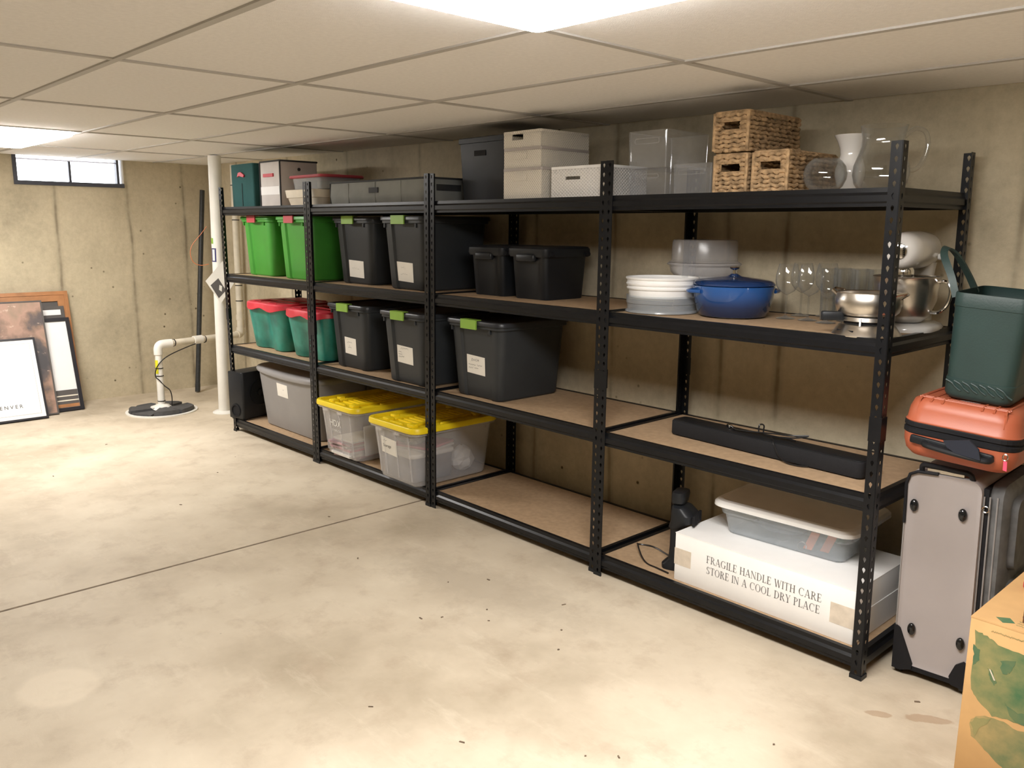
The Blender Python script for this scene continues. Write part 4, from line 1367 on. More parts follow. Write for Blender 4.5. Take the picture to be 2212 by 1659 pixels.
# fondue pot on its stand
t = thing('fondue_pot', 'stainless steel fondue pot on a conical steel burner stand', 'fondue pot', (4.772, 0.130, Z3), 0.3)
mb = MB()
mb.lathe([(0.112, 0.0), (0.113, 0.004), (0.090, 0.036), (0.082, 0.040), (0.080, 0.040)], 40)
mb.build('burner_base', M['steel'], t)
mb = MB(); mb.lathe([(0.074, 0.040), (0.076, 0.050), (0.074, 0.052)], 40); mb.build('shadow_gap', M['black_matt'], t)
mb = MB(); mb.lathe([(0.086, 0.050), (0.088, 0.052), (0.086, 0.064), (0.080, 0.066)], 40); mb.build('pot_seat', M['steel'], t)
for k in range(3):
    a = 2.5 + k * 2 * PI / 3
    MB().box(-0.003, 0.003, -0.003, 0.003, 0.036, 0.062).build('strut', M['white_plastic'], t, (0.088 * math.cos(a), 0.088 * math.sin(a), 0), smooth=0)
MB().box(-0.035, 0.035, -0.002, 0.002, 0.016, 0.021).build('air_slot', M['black_matt'], t, (0.098 * math.cos(-2.2), 0.098 * math.sin(-2.2), 0.0), (0, 0, -2.2 + PI / 2), smooth=0)
mb = MB()
shell(mb, [ring_at(r, z_, 44) for r, z_ in ((0.074, 0.066), (0.088, 0.069), (0.100, 0.080), (0.108, 0.105), (0.108, 0.125), (0.102, 0.144), (0.105, 0.147))], 0.004)
mb.build('pot_bowl', M['steel'], t, smooth=60)
for s in (0, PI):
    a = s - 0.55
    mb = MB()
    d = Vector((math.cos(a), math.sin(a), 0)); n_ = Vector((-math.sin(a), math.cos(a), 0))
    mb.tube([d * 0.100 + n_ * -0.03 + Vector((0, 0, 0.128)), d * 0.130 + n_ * -0.028 + Vector((0, 0, 0.146)), d * 0.142 + Vector((0, 0, 0.152)), d * 0.130 + n_ * 0.028 + Vector((0, 0, 0.146)), d * 0.100 + n_ * 0.03 + Vector((0, 0, 0.128))], 0.005, 8)
    mb.build('pot_handle', M['chrome'], t)
mb = MB(); rbox(mb, 0.075, 0.03, 0.050, 0.080, 0.008, 0.004); mb.build('stand_grip', M['black_plastic'], t, (-0.105, -0.055, 0), (0, 0, 0.3))

# stand mixer behind the end post
t = thing('stand_mixer', 'white stand mixer with a steel bowl behind the end post', 'stand mixer', (4.792, 0.425, Z3), 0.10)
mb = MB()
mb.loft([rr(0.20, 0.30, 0.09, 0.0, 6), rr(0.205, 0.305, 0.095, 0.012, 6), rr(0.19, 0.29, 0.09, 0.022, 6), rr(0.14, 0.24, 0.065, 0.030, 6)])
mb.build('mixer_base', M['mixer'], t, smooth=50)
mb = MB()
mb.loft([rr(0.10, 0.10, 0.04, 0.022, 5, 0, 0.10), rr(0.085, 0.085, 0.035, 0.10, 5, 0, 0.105), rr(0.09, 0.09, 0.038, 0.20, 5, 0, 0.10), rr(0.10, 0.11, 0.04, 0.24, 5, 0, 0.09)])
mb.build('mixer_column', M['mixer'], t, smooth=50)
mb = MB()
prof = [(0.0, -0.185), (0.038, -0.180), (0.056, -0.160), (0.063, -0.11), (0.066, 0.0), (0.064, 0.09), (0.055, 0.145), (0.035, 0.170), (0.0, 0.175)]
rings = [[(r * math.cos(2 * PI * k / 28), y_, 0.285 + r * 1.05 * math.sin(2 * PI * k / 28)) for k in range(28)] for r, y_ in prof[1:-1]]
mb.loft(rings)
mb.build('mixer_head', M['mixer'], t, smooth=60)
mb = MB(); mb.lathe([(0.026, 0), (0.028, 0.006), (0.018, 0.009), (0.0, 0.010)], 20, cap1=False); mb.build('hub_cap', M['chrome'], t, (0, -0.181, 0.285), (PI / 2, 0, 0))
mb = MB(); mb.lathe([(0.030, 0.0), (0.034, 0.01), (0.034, 0.03), (0.028, 0.045)], 20); mb.build('beater_shaft', M['chrome'], t, (0, -0.10, 0.185))
mb = MB(); mb.lathe([(0.010, 0), (0.012, 0.006), (0.011, 0.016), (0.004, 0.018)], 12); mb.build('speed_knob', M['white_plastic'], t, (0.063, 0.07, 0.262), (0, PI / 2, 0))
mb = MB()
shell(mb, [ring_at(r, z_, 40, (0, -0.06)) for r, z_ in ((0.055, 0.032), (0.062, 0.036), (0.085, 0.06), (0.103, 0.11), (0.108, 0.165), (0.109, 0.190), (0.113, 0.193), (0.110, 0.196))], 0.003)
mb.build('mixing_bowl', M['steel'], t, smooth=60)
mb = MB(); mb.tube(smoothpath([(0.100, -0.075, 0.180), (0.140, -0.085, 0.180), (0.155, -0.090, 0.150), (0.148, -0.088, 0.105), (0.120, -0.080, 0.075), (0.090, -0.07, 0.072)], 5), 0.006, 8); mb.build('bowl_handle', M['chrome'], t)

# ------------------------------------------------------------------ top shelf
# spruce-coloured bag, white ornament chest, cream bin and red-lidded box
t = thing('canvas_bin', 'tall spruce green canvas bin with a red pull on the top shelf', 'fabric bin', (0.165, 0.205, Z4))
mb = MB(); mb.loft([rr(0.345, 0.28, 0.012, 0), rr(0.352, 0.288, 0.014, 0.01), rr(0.356, 0.292, 0.014, 0.30), rr(0.350, 0.286, 0.012, 0.306)]); mb.build('bin_body', M['spruce'], t)
MB().box(-0.002, 0.002, -0.1485, -0.1455, 0.01, 0.17).build('seam', M['dark_trim'], t, smooth=0)
mb = MB(); mb.loft([[(x - 0.055, -0.149, 0.215 + z_) for x, z_ in ((0, 0), (0.03, 0.008), (0.10, -0.004), (0.11, 0.012), (0.06, 0.034), (0.02, 0.030))], [(x - 0.055, -0.158, 0.215 + z_) for x, z_ in ((0, 0), (0.03, 0.008), (0.10, -0.004), (0.11, 0.012), (0.06, 0.034), (0.02, 0.030))]]); mb.build('pull_handle', M['red'], t, smooth=0)

t = thing('ornament_chest', 'white fabric ornament chest with dark edges and a red pull', 'storage box', (0.590, 0.205, Z4))
mb = MB(); rbox(mb, 0.290, 0.285, 0, 0.300, 0.012, 0.004); mb.build('chest_body', M['white_canvas'], t)
mb = MB(); rbox(mb, 0.300, 0.295, 0.298, 0.309, 0.012, 0.003); mb.build('chest_lid', M['dark_trim'], t)
for sx in (-1, 1):
    mb = MB(); mb.tube([(sx * 0.146, -0.143, 0.002), (sx * 0.146, -0.143, 0.300)], 0.006, 6); mb.build('edge_trim', M['dark_trim'], t)
MB().box(-0.135, 0.135, -0.1455, -0.1425, 0.08, 0.135).build('clear_pocket', M['print_white'], t, smooth=0)
MB().box(-0.085, 0.055, -0.152, -0.1425, 0.200, 0.222).build('pull_handle', M['red'], t, smooth=0)
MB().lathe([(0.011, 0), (0.011, 0.004)], 12).build('snap_button', M['dark_trim'], t, (0.1455, 0.0, 0.25), (0, PI / 2, 0))

t = thing('cream_bin', 'low cream plastic bin under the red-lidded clear box', 'storage bin', (1.02, 0.215, Z4))
mb = MB(); mb.loft([rr(0.38, 0.30, 0.05, 0), rr(0.41, 0.33, 0.06, 0.05), rr(0.425, 0.345, 0.06, 0.052), rr(0.44, 0.36, 0.065, 0.100), rr(0.43, 0.35, 0.06, 0.103)]); mb.build('bin_body', M['pale_plastic'], t)
t = thing('red_lid_box', 'clear box with a thin red lid on top of the cream bin', 'storage box', (1.06, 0.225, Z4 + 0.1035))
mb = MB(); shell(mb, [rr(0.38, 0.28, 0.03, 0), rr(0.40, 0.30, 0.035, 0.075)], 0.004); mb.build('box_body', M['clear_bin'], t)
mb = MB(); mb.loft([rr(0.43, 0.33, 0.04, 0.073), rr(0.44, 0.34, 0.045, 0.078), rr(0.435, 0.335, 0.045, 0.090), rr(0.41, 0.31, 0.04, 0.092)]); mb.build('box_lid', M['red_lid_dull'], t)

t = thing('fabric_box', 'long low grey fabric storage box with black trim and end handle', 'fabric box', (1.865, 0.20, Z4), 0.015)
mb = MB()
nn = 26
rg = random.Random(2)
rings = []
for z_, s in ((0, -0.006), (0.01, 0), (0.05, 0.004), (0.09, 0.002), (0.128, 0)):
    pts = []
    for p in rr(0.97 + s * 2, 0.265 + s * 2, 0.012, z_, 2):
        pts.append(p)
    rings.append(pts)
mb.loft(rings)
mb.build('box_body', M['grey_fabric'], t)
mb = MB(); rbox(mb, 0.982, 0.277, 0.126, 0.136, 0.014, 0.003); mb.build('box_lid', M['dark_trim'], t)
for sx in (-1, 1):
    mb = MB(); mb.tube([(sx * 0.484, -0.131, 0.002), (sx * 0.484, -0.131, 0.128)], 0.006, 6); mb.build('edge_trim', M['dark_trim'], t)
MB().box(-0.055, 0.035, -0.142, -0.134, 0.062, 0.092).build('pull_handle', M['dark_trim'], t, smooth=0)
MB().box(0.487, 0.494, -0.07, 0.10, 0.065, 0.098).build('end_handle', M['dark_trim'], t, smooth=0)
for x in (-0.28, 0.0, 0.25):
    MB().box(x, x + 0.003, -0.1375, -0.134, 0.006, 0.122).build('seam', M['grey_fabric'], t, smooth=0)

t = thing('dark_crate', 'tall dark slate storage crate beside the stacked cream baskets', 'crate', (2.655, 0.40, Z4))
mb = MB(); mb.loft([rr(0.34, 0.36, 0.02, 0), rr(0.35, 0.37, 0.02, 0.01), rr(0.375, 0.395, 0.02, 0.30), rr(0.39, 0.41, 0.022, 0.302), rr(0.39, 0.41, 0.022, 0.325), rr(0.38, 0.40, 0.02, 0.33)]); mb.build('crate_body', M['dark_bin'], t)
MB().box(-0.06, 0.03, -0.199, -0.190, 0.235, 0.262).build('hand_hole', M['black_matt'], t, smooth=0)


def panel_basket(name, label, cat, loc, w, d, h, mat, rim_mat, hole, group, rim_h=0.012, taper=0.0, rz=0.0):
    """plastic basket from four thin walls, with a real hand hole in front and back"""
    t = thing(name, label, cat, loc, rz, group)
    th = 0.005
    for s in (-1, 1):
        mb = MB()
        y0, y1 = sorted((s * d / 2, s * (d / 2 - th)))
        if hole:
            hx, hz0, hz1, off = hole
            mb.box(-w / 2, w / 2, y0, y1, 0, hz0)
            mb.box(-w / 2, w / 2, y0, y1, hz1, h)
            mb.box(-w / 2, off - hx, y0, y1, hz0, hz1)
            mb.box(off + hx, w / 2, y0, y1, hz0, hz1)
        else:
            mb.box(-w / 2, w / 2, y0, y1, 0, h)
        mb.build('end_wall', mat, t, smooth=0)
        x0, x1 = sorted((s * w / 2, s * (w / 2 - th)))
        MB().box(x0, x1, -d / 2 + th, d / 2 - th, 0, h).build('side_wall', mat, t, smooth=0)
    MB().box(-w / 2 + th, w / 2 - th, -d / 2 + th, d / 2 - th, 0, th).build('bottom', mat, t, smooth=0)
    e = 0.004
    mb = MB()
    mb.loft([rr(w + 2 * e, d + 2 * e, 0.012, h - rim_h, 3), rr(w + 2 * e, d + 2 * e, 0.012, h, 3), rr(w - 2 * th, d - 2 * th, 0.006, h, 3), rr(w - 2 * th, d - 2 * th, 0.006, h - rim_h, 3)], False, False)
    mb.add([], [])
    mb.build('rim', rim_mat, t)
    return t


GC = 'stacked cream lattice baskets'
YC = 0.05
zc = Z4
t = panel_basket('lattice_basket', 'cream lattice basket at the bottom of the stack of three', 'basket', (3.122, YC + 0.165, zc), 0.256, 0.33, 0.143, M['cream'], M['grey_lid'], None, GC)
MB().box(-0.055, 0.03, -0.169, -0.1652, 0.085, 0.118).build('hand_plate', M['cream'], t, smooth=0)
t = panel_basket('lattice_basket', 'cream lattice basket in the middle of the stack of three', 'basket', (3.118, YC + 0.165, zc + 0.1435), 0.250, 0.325, 0.092, M['cream'], M['grey_lid'], None, GC)
MB().box(-0.055, 0.03, -0.1665, -0.1627, 0.040, 0.070).build('hand_plate', M['cream'], t, smooth=0)
t = panel_basket('lattice_basket', 'cream lattice basket with an open hand hole, topmost of the stack', 'basket', (3.116, YC + 0.165, zc + 0.236), 0.250, 0.325, 0.076, M['cream'], M['cream'], (0.038, 0.036, 0.062, -0.03), GC)
t = panel_basket('rattan_basket', 'white rattan-look plastic basket beside the stack of cream baskets', 'basket', (3.462, 0.205, zc), 0.325, 0.28, 0.138, M['white_weave'], M['white_plastic'], (0.045, 0.080, 0.094, -0.03), 'white basket')


def acrylic_bin(label, loc, w, d, h):
    t = thing('acrylic_bin', label, 'clear bin', loc, 0, 'clear acrylic bins')
    mb = MB()
    shell(mb, [rr(w - 0.01, d - 0.01, 0.012, 0), rr(w - 0.004, d - 0.004, 0.014, 0.004), rr(w, d, 0.015, h - 0.004), rr(w + 0.006, d + 0.006, 0.016, h)], 0.003)
    mb.build('bin_body', M['acrylic'], t)
    mb = MB()
    hx, z0, z1 = 0.052, h * 0.66, h * 0.80
    pts = [(-hx + 0.01 * math.cos(q), (z0 + z1) / 2 + (z1 - z0) / 2 * math.sin(q)) for q in [PI / 2 + PI * k / 6 for k in range(7)]] + [(hx + 0.01 * math.cos(q), (z0 + z1) / 2 + (z1 - z0) / 2 * math.sin(q)) for q in [-PI / 2 + PI * k / 6 for k in range(7)]]
    mb.tube([(a, -d / 2 - 0.002, b) for a, b in pts], 0.0022, 6, True)
    mb.build('hand_hold', M['acrylic'], t)
    for sx in (-1, 1):
        for sy in (-1, 1):
            mb = MB(); mb.tube([(sx * (w / 2 - 0.006), sy * (d / 2 - 0.006), 0.004), (sx * (w / 2 - 0.003), sy * (d / 2 - 0.003), h - 0.002)], 0.0025, 6); mb.build('corner_edge', M['acrylic'], t)
    return t


acrylic_bin('clear acrylic bin under the other clear bin, beside the white basket', (3.840, 0.215, Z4), 0.195, 0.29, 0.108)
acrylic_bin('clear acrylic bin stacked on top of another clear bin', (3.838, 0.215, Z4 + 0.1085), 0.195, 0.29, 0.150)
acrylic_bin('clear acrylic bin directly beside the seagrass baskets', (4.055, 0.225, Z4), 0.180, 0.29, 0.120)


def seagrass_basket(label, loc, w, d, h, seed):
    """rows of twisted rope around a hand hole in front and back"""
    t = thing('seagrass_basket', label, 'basket', loc, 0, 'seagrass baskets')
    rg = random.Random(seed)
    mb = MB()
    rows = 9
    p = h / rows
    for k in range(rows):
        z_ = p * (k + 0.5)
        ring = []
        ww, dd = w - p, d - p
        nx, ny = 18, 22
        per = []
        for i in range(nx):
            per.append((-ww / 2 + ww * i / nx, -dd / 2, 0))
        for i in range(ny):
            per.append((ww / 2, -dd / 2 + dd * i / ny, 1))
        for i in range(nx):
            per.append((ww / 2 - ww * i / nx, dd / 2, 2))
        for i in range(ny):
            per.append((-ww / 2, dd / 2 - dd * i / ny, 3))
        gap = k in (5, 6)
        segs = []
        cur = []
        for (x, y, s) in per:
            if gap and s in (0, 2) and abs(x) < 0.038:
                if cur:
                    segs.append(cur)
                cur = []
                continue
            cur.append((x + rg.uniform(-0.0022, 0.0022), y + rg.uniform(-0.0022, 0.0022), z_ + 0.0028 * math.sin(len(per) * 0.1 + x * 150 + y * 150) + rg.uniform(-0.0012, 0.0012)))
        if gap:
            if cur:
                segs.append(cur + (segs.pop(0) if segs and len(segs) > 2 else []))
            for sgm in segs:
                if len(sgm) > 1:
                    mb.tube(sgm, p * 0.55, 6, False, [p * (0.52 + 0.10 * math.sin(i * 2.1) + rg.uniform(-0.03, 0.05)) for i in range(len(sgm))])
        else:
            mb.tube(cur, p * 0.55, 6, True, [p * (0.52 + 0.10 * math.sin(i * 2.1) + rg.uniform(-0.03, 0.05)) for i in range(len(cur))])
    mb.build('woven_wall', M['seagrass'], t, smooth=60)
    MB().box(-w / 2 + 0.01, w / 2 - 0.01, -d / 2 + 0.01, d / 2 - 0.01, 0.001, 0.008).build('bottom', M['seagrass'], t, smooth=0)
    for s in (-1, 1):
        mb = MB()
        y = s * (d / 2 - p * 0.45)
        mb.tube([(-0.042, y, p * 4.9), (-0.042, y, p * 7.1), (0.042, y, p * 7.1), (0.042, y, p * 4.9)], 0.0045, 6, True)
        mb.build('hand_hole_binding', M['seagrass'], t)
    mb = MB(); mb.tube([(x, y, h) for x, y, _ in rr(w - p, d - p, 0.008, 0, 2)], 0.0065, 6, True); mb.build('rim', M['seagrass'], t)
    for sx in (-1, 1):
        mb = MB(); mb.tube([(sx * (w / 2 - p * 0.4), -d / 2 + p * 0.4, 0.006), (sx * (w / 2 - p * 0.4), -d / 2 + p * 0.4, h)], 0.007, 6); mb.build('corner_post', M['seagrass'], t)
    return t


seagrass_basket('brown seagrass basket at the bottom of the stack of two', (4.244, 0.235, Z4), 0.148, 0.37, 0.139, 1)
seagrass_basket('brown seagrass basket stacked on top of another one', (4.238, 0.240, Z4 + 0.150), 0.155, 0.38, 0.142, 2)
seagrass_basket('brown seagrass basket standing alone next to the round glass bowl', (4.408, 0.235, Z4), 0.148, 0.37, 0.142, 3)

# round glass bowl, white vase, glass pitcher
mb = MB()
shell(mb, [ring_at(r, z_, 40) for r, z_ in ((0.035, 0.0), (0.042, 0.002), (0.062, 0.020), (0.073, 0.045), (0.075, 0.065), (0.069, 0.090), (0.055, 0.108), (0.046, 0.114), (0.045, 0.117))], 0.0025)
tag(mb.build('glass_bowl', M['glass'], None, (4.552, 0.185, Z4), smooth=60), 'small round clear glass bowl beside the white vase', 'glass bowl')
mb = MB()
shell(mb, [ring_at(r, z_, 40) for r, z_ in ((0.034, 0.0), (0.037, 0.004), (0.044, 0.030), (0.053, 0.062), (0.052, 0.088), (0.043, 0.115), (0.038, 0.137), (0.041, 0.160), (0.051, 0.185), (0.061, 0.203), (0.062, 0.206))], 0.004)
tag(mb.build('white_vase', M['white_gloss'], None, (4.578, 0.320, Z4), smooth=60), 'white waisted ceramic vase with a flared mouth', 'vase')
t = thing('glass_pitcher', 'large clear glass pitcher with a loop handle behind the end post', 'pitcher', (4.738, 0.215, Z4), 0.55)
mb = MB()
shell(mb, [ring_at(r, z_, 44) for r, z_ in ((0.062, 0.0), (0.070, 0.003), (0.085, 0.025), (0.092, 0.055), (0.090, 0.085), (0.078, 0.120), (0.069, 0.150), (0.068, 0.178), (0.073, 0.205), (0.076, 0.217))], 0.003)
mb.build('pitcher_body', M['glass'], t, smooth=60)
mb = MB(); mb.tube(smoothpath([(0.066, 0, 0.180), (0.095, 0, 0.205), (0.128, 0, 0.195), (0.140, 0, 0.155), (0.130, 0, 0.105), (0.112, 0, 0.075), (0.088, 0, 0.068)], 6), 0.0075, 8); mb.build('pitcher_handle', M['glass'], t, smooth=60)

# ------------------------------------------------------------------ luggage and boxes at the end of the row
def xz_ring(x0, x1, z0, z1, r, y, seg=5):
    return [(a + (x0 + x1) / 2, y, b + (z0 + z1) / 2) for a, b, _ in rr(x1 - x0, z1 - z0, r, 0, seg)]


t = thing('grey_suitcase', 'upright grey soft-sided suitcase with black studs under the coral suitcase', 'suitcase', (5.077, 0.165, 0.0), 0.03, rot=(0, -0.022, 0.03))
mb = MB()
hw = 0.118
mb.loft([xz_ring(-hw + 0.010, hw - 0.010, 0.052, 0.738, 0.030, 0.006), xz_ring(-hw, hw, 0.042, 0.748, 0.040, 0.0), xz_ring(-hw - 0.001, hw + 0.001, 0.040, 0.750, 0.042, 0.012), xz_ring(-hw - 0.003, hw + 0.003, 0.038, 0.752, 0.042, 0.20), xz_ring(-hw - 0.001, hw + 0.001, 0.040, 0.750, 0.042, 0.43), xz_ring(-hw + 0.010, hw - 0.010, 0.050, 0.740, 0.036, 0.442)])
mb.build('case_body', M['case_grey'], t, smooth=50)
for x, z_ in ((-0.088, 0.628), (0.066, 0.628), (-0.066, 0.182), (0.092, 0.182)):
    mb = MB(); mb.lathe([(0.013, 0), (0.0135, 0.004), (0.011, 0.010), (0.005, 0.013), (0.0, 0.0135)], 20, cap1=False)
    mb.build('stud', M['black_gloss'], t, (x, 0.001, z_), (PI / 2, 0, 0), smooth=60).scale = (1.0, 1.65, 1)
# black zip band and darker front panel on the side that faces away from the shelves
mb = MB(); mb.loft([[(hw + a, y_, b) for y_, b in ((0.018, 0.07), (0.018, 0.725), (0.428, 0.725), (0.428, 0.07))] for a in (0.0, 0.016)]); mb.build('zip_band', M['black_matt'], t, smooth=0)
mb = MB(); mb.loft([xz_ring(0, 1, 0, 1, 0.1, 0)] * 2) if False else None
pn = MB()
def yz_ring(y0, y1, z0, z1, r, x, seg=4):
    return [(x, a + (y0 + y1) / 2, b + (z0 + z1) / 2) for a, b, _ in rr(y1 - y0, z1 - z0, r, 0, seg)]
pn.loft([yz_ring(0.03, 0.42, 0.06, 0.735, 0.05, hw + 0.015), yz_ring(0.028, 0.422, 0.058, 0.737, 0.05, hw + 0.055), yz_ring(0.05, 0.40, 0.08, 0.715, 0.045, hw + 0.070)])
pn.build('front_panel', M['case_dark'], t, smooth=50)
mb = MB(); mb.loft([yz_ring(0.07, 0.38, 0.10, 0.40, 0.04, hw + 0.068), yz_ring(0.075, 0.375, 0.105, 0.395, 0.04, hw + 0.095)]); mb.build('front_pocket', M['case_dark'], t, smooth=50)
mb = MB(); mb.loft([yz_ring(0.07, 0.38, 0.44, 0.69, 0.04, hw + 0.068), yz_ring(0.075, 0.375, 0.445, 0.685, 0.04, hw + 0.090)]); mb.build('front_pocket', M['case_dark'], t, smooth=50)
for a in (0.004, 0.020, 0.040):
    mb = MB(); mb.tube([(hw + a, 0.014 + a * 0.35, 0.08), (hw + a, 0.012 + a * 0.35, 0.70)], 0.0028, 6); mb.build('piping', M['grey_tote'], t)
mb = MB(); mb.tube([(-hw + 0.001, -0.001, 0.56), (-hw, -0.001, 0.70), (-hw + 0.010, -0.001, 0.735), (-hw + 0.035, -0.001, 0.748), (-hw + 0.10, 0.0, 0.750)], 0.0055, 8); mb.build('corner_piping', M['black_matt'], t)
mb = MB(); mb.tube([(-hw + 0.0, -0.001, 0.08), (-hw + 0.001, -0.001, 0.56)], 0.0025, 6); mb.build('piping', M['grey_tote'], t)
mb = MB(); mb.tube([(0.010 * math.cos(q * PI / 8), 0, 0.010 * math.sin(q * PI / 8)) for q in range(16)], 0.0018, 6, True); mb.build('zip_ring', M['chrome'], t, (hw + 0.012, 0.006, 0.66))
for s, pts in ((-1, [(-hw - 0.004, 0.0), (-hw - 0.004, 0.165), (-hw + 0.014, 0.150), (-hw + 0.062, 0.030), (-hw + 0.062, 0.012), (-hw + 0.03, 0.0)]), (1, [(hw + 0.004, 0.0), (hw + 0.004, 0.095), (hw - 0.012, 0.098), (hw - 0.035, 0.08), (hw - 0.052, 0.035), (hw - 0.045, 0.006)])):
    mb = MB(); mb.prism([(a, b + 0.022) for a, b in pts], (-0.006, 0.06), 'y'); mb.build('corner_guard', M['black_matt'], t, smooth=0)
    mb = MB(); mb.lathe([(0.020, -0.012), (0.024, -0.010), (0.024, 0.010), (0.020, 0.012)], 18); mb.build('wheel', M['black_plastic'], t, (s * (hw - 0.012), 0.03, 0.0245), (0, PI / 2, 0))
MB().box(-hw + 0.02, hw - 0.02, 0.0, 0.43, 0.028, 0.045).build('base_plate', M['black_matt'], t, smooth=0)
MB().box(-hw + 0.03, hw - 0.03, 0.38, 0.42, 0.0, 0.03).build('rear_foot', M['black_matt'], t, smooth=0)
mb = MB(); mb.tube(smoothpath([(-0.075, 0.012, 0.748), (-0.070, 0.004, 0.772), (-0.04, 0.0, 0.776), (0.03, 0.0, 0.772), (0.075, 0.004, 0.768), (0.085, 0.012, 0.745)], 4), 0.009, 8); mb.build('carry_handle', M['black_matt'], t)
MB().box(-0.055, 0.06, 0.004, 0.02, 0.7525, 0.764).build('handle_plate', M['steel'], t, smooth=0)

# coral hard-shell suitcase lying on the grey one
oz = 0.790
t = thing('coral_suitcase', 'coral hard-shell suitcase lying flat on the grey suitcase', 'suitcase', (5.098, 0.10, oz + 0.012), 0.02, rot=(0, 0.045, 0.02))
hw = 0.175
def oring(e, y, z0, z1, r):
    return xz_ring(-hw + e, hw - e, z0, z1, r, y, 6)
def rows(d0, d1, z0, z1, r, top):
    pass
mb = MB()
D2 = 0.50
mb.loft([rr(2 * hw - 0.10, D2 - 0.10, 0.04, 0.0, 6, 0, D2 / 2), rr(2 * hw - 0.05, D2 - 0.05, 0.05, 0.006, 6, 0, D2 / 2), rr(2 * hw - 0.016, D2 - 0.016, 0.06, 0.025, 6, 0, D2 / 2), rr(2 * hw - 0.002, D2 - 0.002, 0.06, 0.055, 6, 0, D2 / 2), rr(2 * hw, D2, 0.06, 0.082, 6, 0, D2 / 2)])
mb.build('lower_shell', M['orange'], t, smooth=60)
mb = MB(); mb.loft([rr(2 * hw + 0.002, D2 + 0.002, 0.061, 0.0815, 6, 0, D2 / 2), rr(2 * hw + 0.006, D2 + 0.006, 0.063, 0.084, 6, 0, D2 / 2), rr(2 * hw + 0.006, D2 + 0.006, 0.063, 0.096, 6, 0, D2 / 2), rr(2 * hw - 0.004, D2 - 0.004, 0.06, 0.099, 6, 0, D2 / 2), rr(2 * hw - 0.004, D2 - 0.004, 0.06, 0.103, 6, 0, D2 / 2), rr(2 * hw + 0.006, D2 + 0.006, 0.063, 0.106, 6, 0, D2 / 2), rr(2 * hw + 0.006, D2 + 0.006, 0.063, 0.118, 6, 0, D2 / 2), rr(2 * hw + 0.002, D2 + 0.002, 0.061, 0.121, 6, 0, D2 / 2)])
mb.build('zip_band', M['black_matt'], t, smooth=0)
mb = MB(); mb.loft([rr(2 * hw, D2, 0.06, 0.120, 6, 0, D2 / 2), rr(2 * hw + 0.003, D2 + 0.003, 0.06, 0.124, 6, 0, D2 / 2), rr(2 * hw - 0.004, D2 - 0.004, 0.06, 0.128, 6, 0, D2 / 2), rr(2 * hw - 0.012, D2 - 0.012, 0.06, 0.165, 6, 0, D2 / 2), rr(2 * hw - 0.030, D2 - 0.030, 0.06, 0.192, 6, 0, D2 / 2), rr(2 * hw - 0.065, D2 - 0.06, 0.055, 0.203, 6, 0, D2 / 2), rr(2 * hw - 0.10, D2 - 0.10, 0.05, 0.205, 6, 0, D2 / 2)])
up = mb.build('upper_shell', M['orange'], t, smooth=60)
for x in (-0.13, -0.095, -0.06, 0.06, 0.095, 0.13):
    mb = MB(); mb.tube(smoothpath([(x, 0.012, 0.150), (x, 0.020, 0.185), (x * 0.98, 0.040, 0.203), (x * 0.97, 0.25, 0.207), (x * 0.98, 0.46, 0.203), (x, 0.482, 0.18)], 4), 0.0045, 6); mb.build('shell_rib', M['orange'], up)
for y_ in (0.035, 0.052, 0.45):
    mb = MB(); mb.tube([(-0.135, y_, 0.2035), (0.135, y_, 0.2035)], 0.0035, 6); mb.build('shell_rib', M['orange'], up)
lm = MB(); scribble(lm, lambda a, b: (a, 0.062 + b, 0.2078), -0.02, 0.04, 0, 0.005, random.Random(9), 0.003); lm.build('raised_logo', M['white_plastic'], up, smooth=0)
mb = MB(); rbox(mb, 0.255, 0.016, 0.046, 0.074, 0.007, 0.006, 0.0, 0); hp = mb.build('handle_mount', M['black_plastic'], t, (-0.01, -0.005, 0), (0, 0.05, 0))
mb = MB(); mb.tube(smoothpath([(-0.085, -0.008, 0.062), (-0.075, -0.030, 0.060), (-0.02, -0.036, 0.056), (0.05, -0.034, 0.052), (0.105, -0.028, 0.050), (0.115, -0.008, 0.052)], 4), 0.010, 8); mb.build('carry_handle', M['black_plastic'], t)
mb = MB(); mb.prism([(-0.02, 0.090), (0.055, 0.108), (0.085, 0.085), (0.095, 0.052), (0.02, 0.058), (-0.005, 0.070)], (-0.045, -0.036), 'y'); mb.build('name_tag', M['navy_cloth'], t, smooth=0)
mb = MB(); mb.prism([(0.152, 0.030), (0.163, 0.028), (0.160, 0.058), (0.150, 0.058)], (-0.012, -0.008), 'y'); mb.build('zip_pull', M['pink'], t, smooth=0)
mb = MB(); mb.tube([(0.153 + 0.007 * math.cos(q * PI / 6), -0.010, 0.070 + 0.010 * math.sin(q * PI / 6)) for q in range(12)], 0.002, 6, True); mb.build('zip_ring', M['chrome'], t)
for sx in (-1, 1):
    MB().box(sx * 0.12 - 0.02, sx * 0.12 + 0.02, D2 - 0.004, D2 + 0.03, 0.01, 0.07).build('wheel', M['black_plastic'], t, smooth=0)

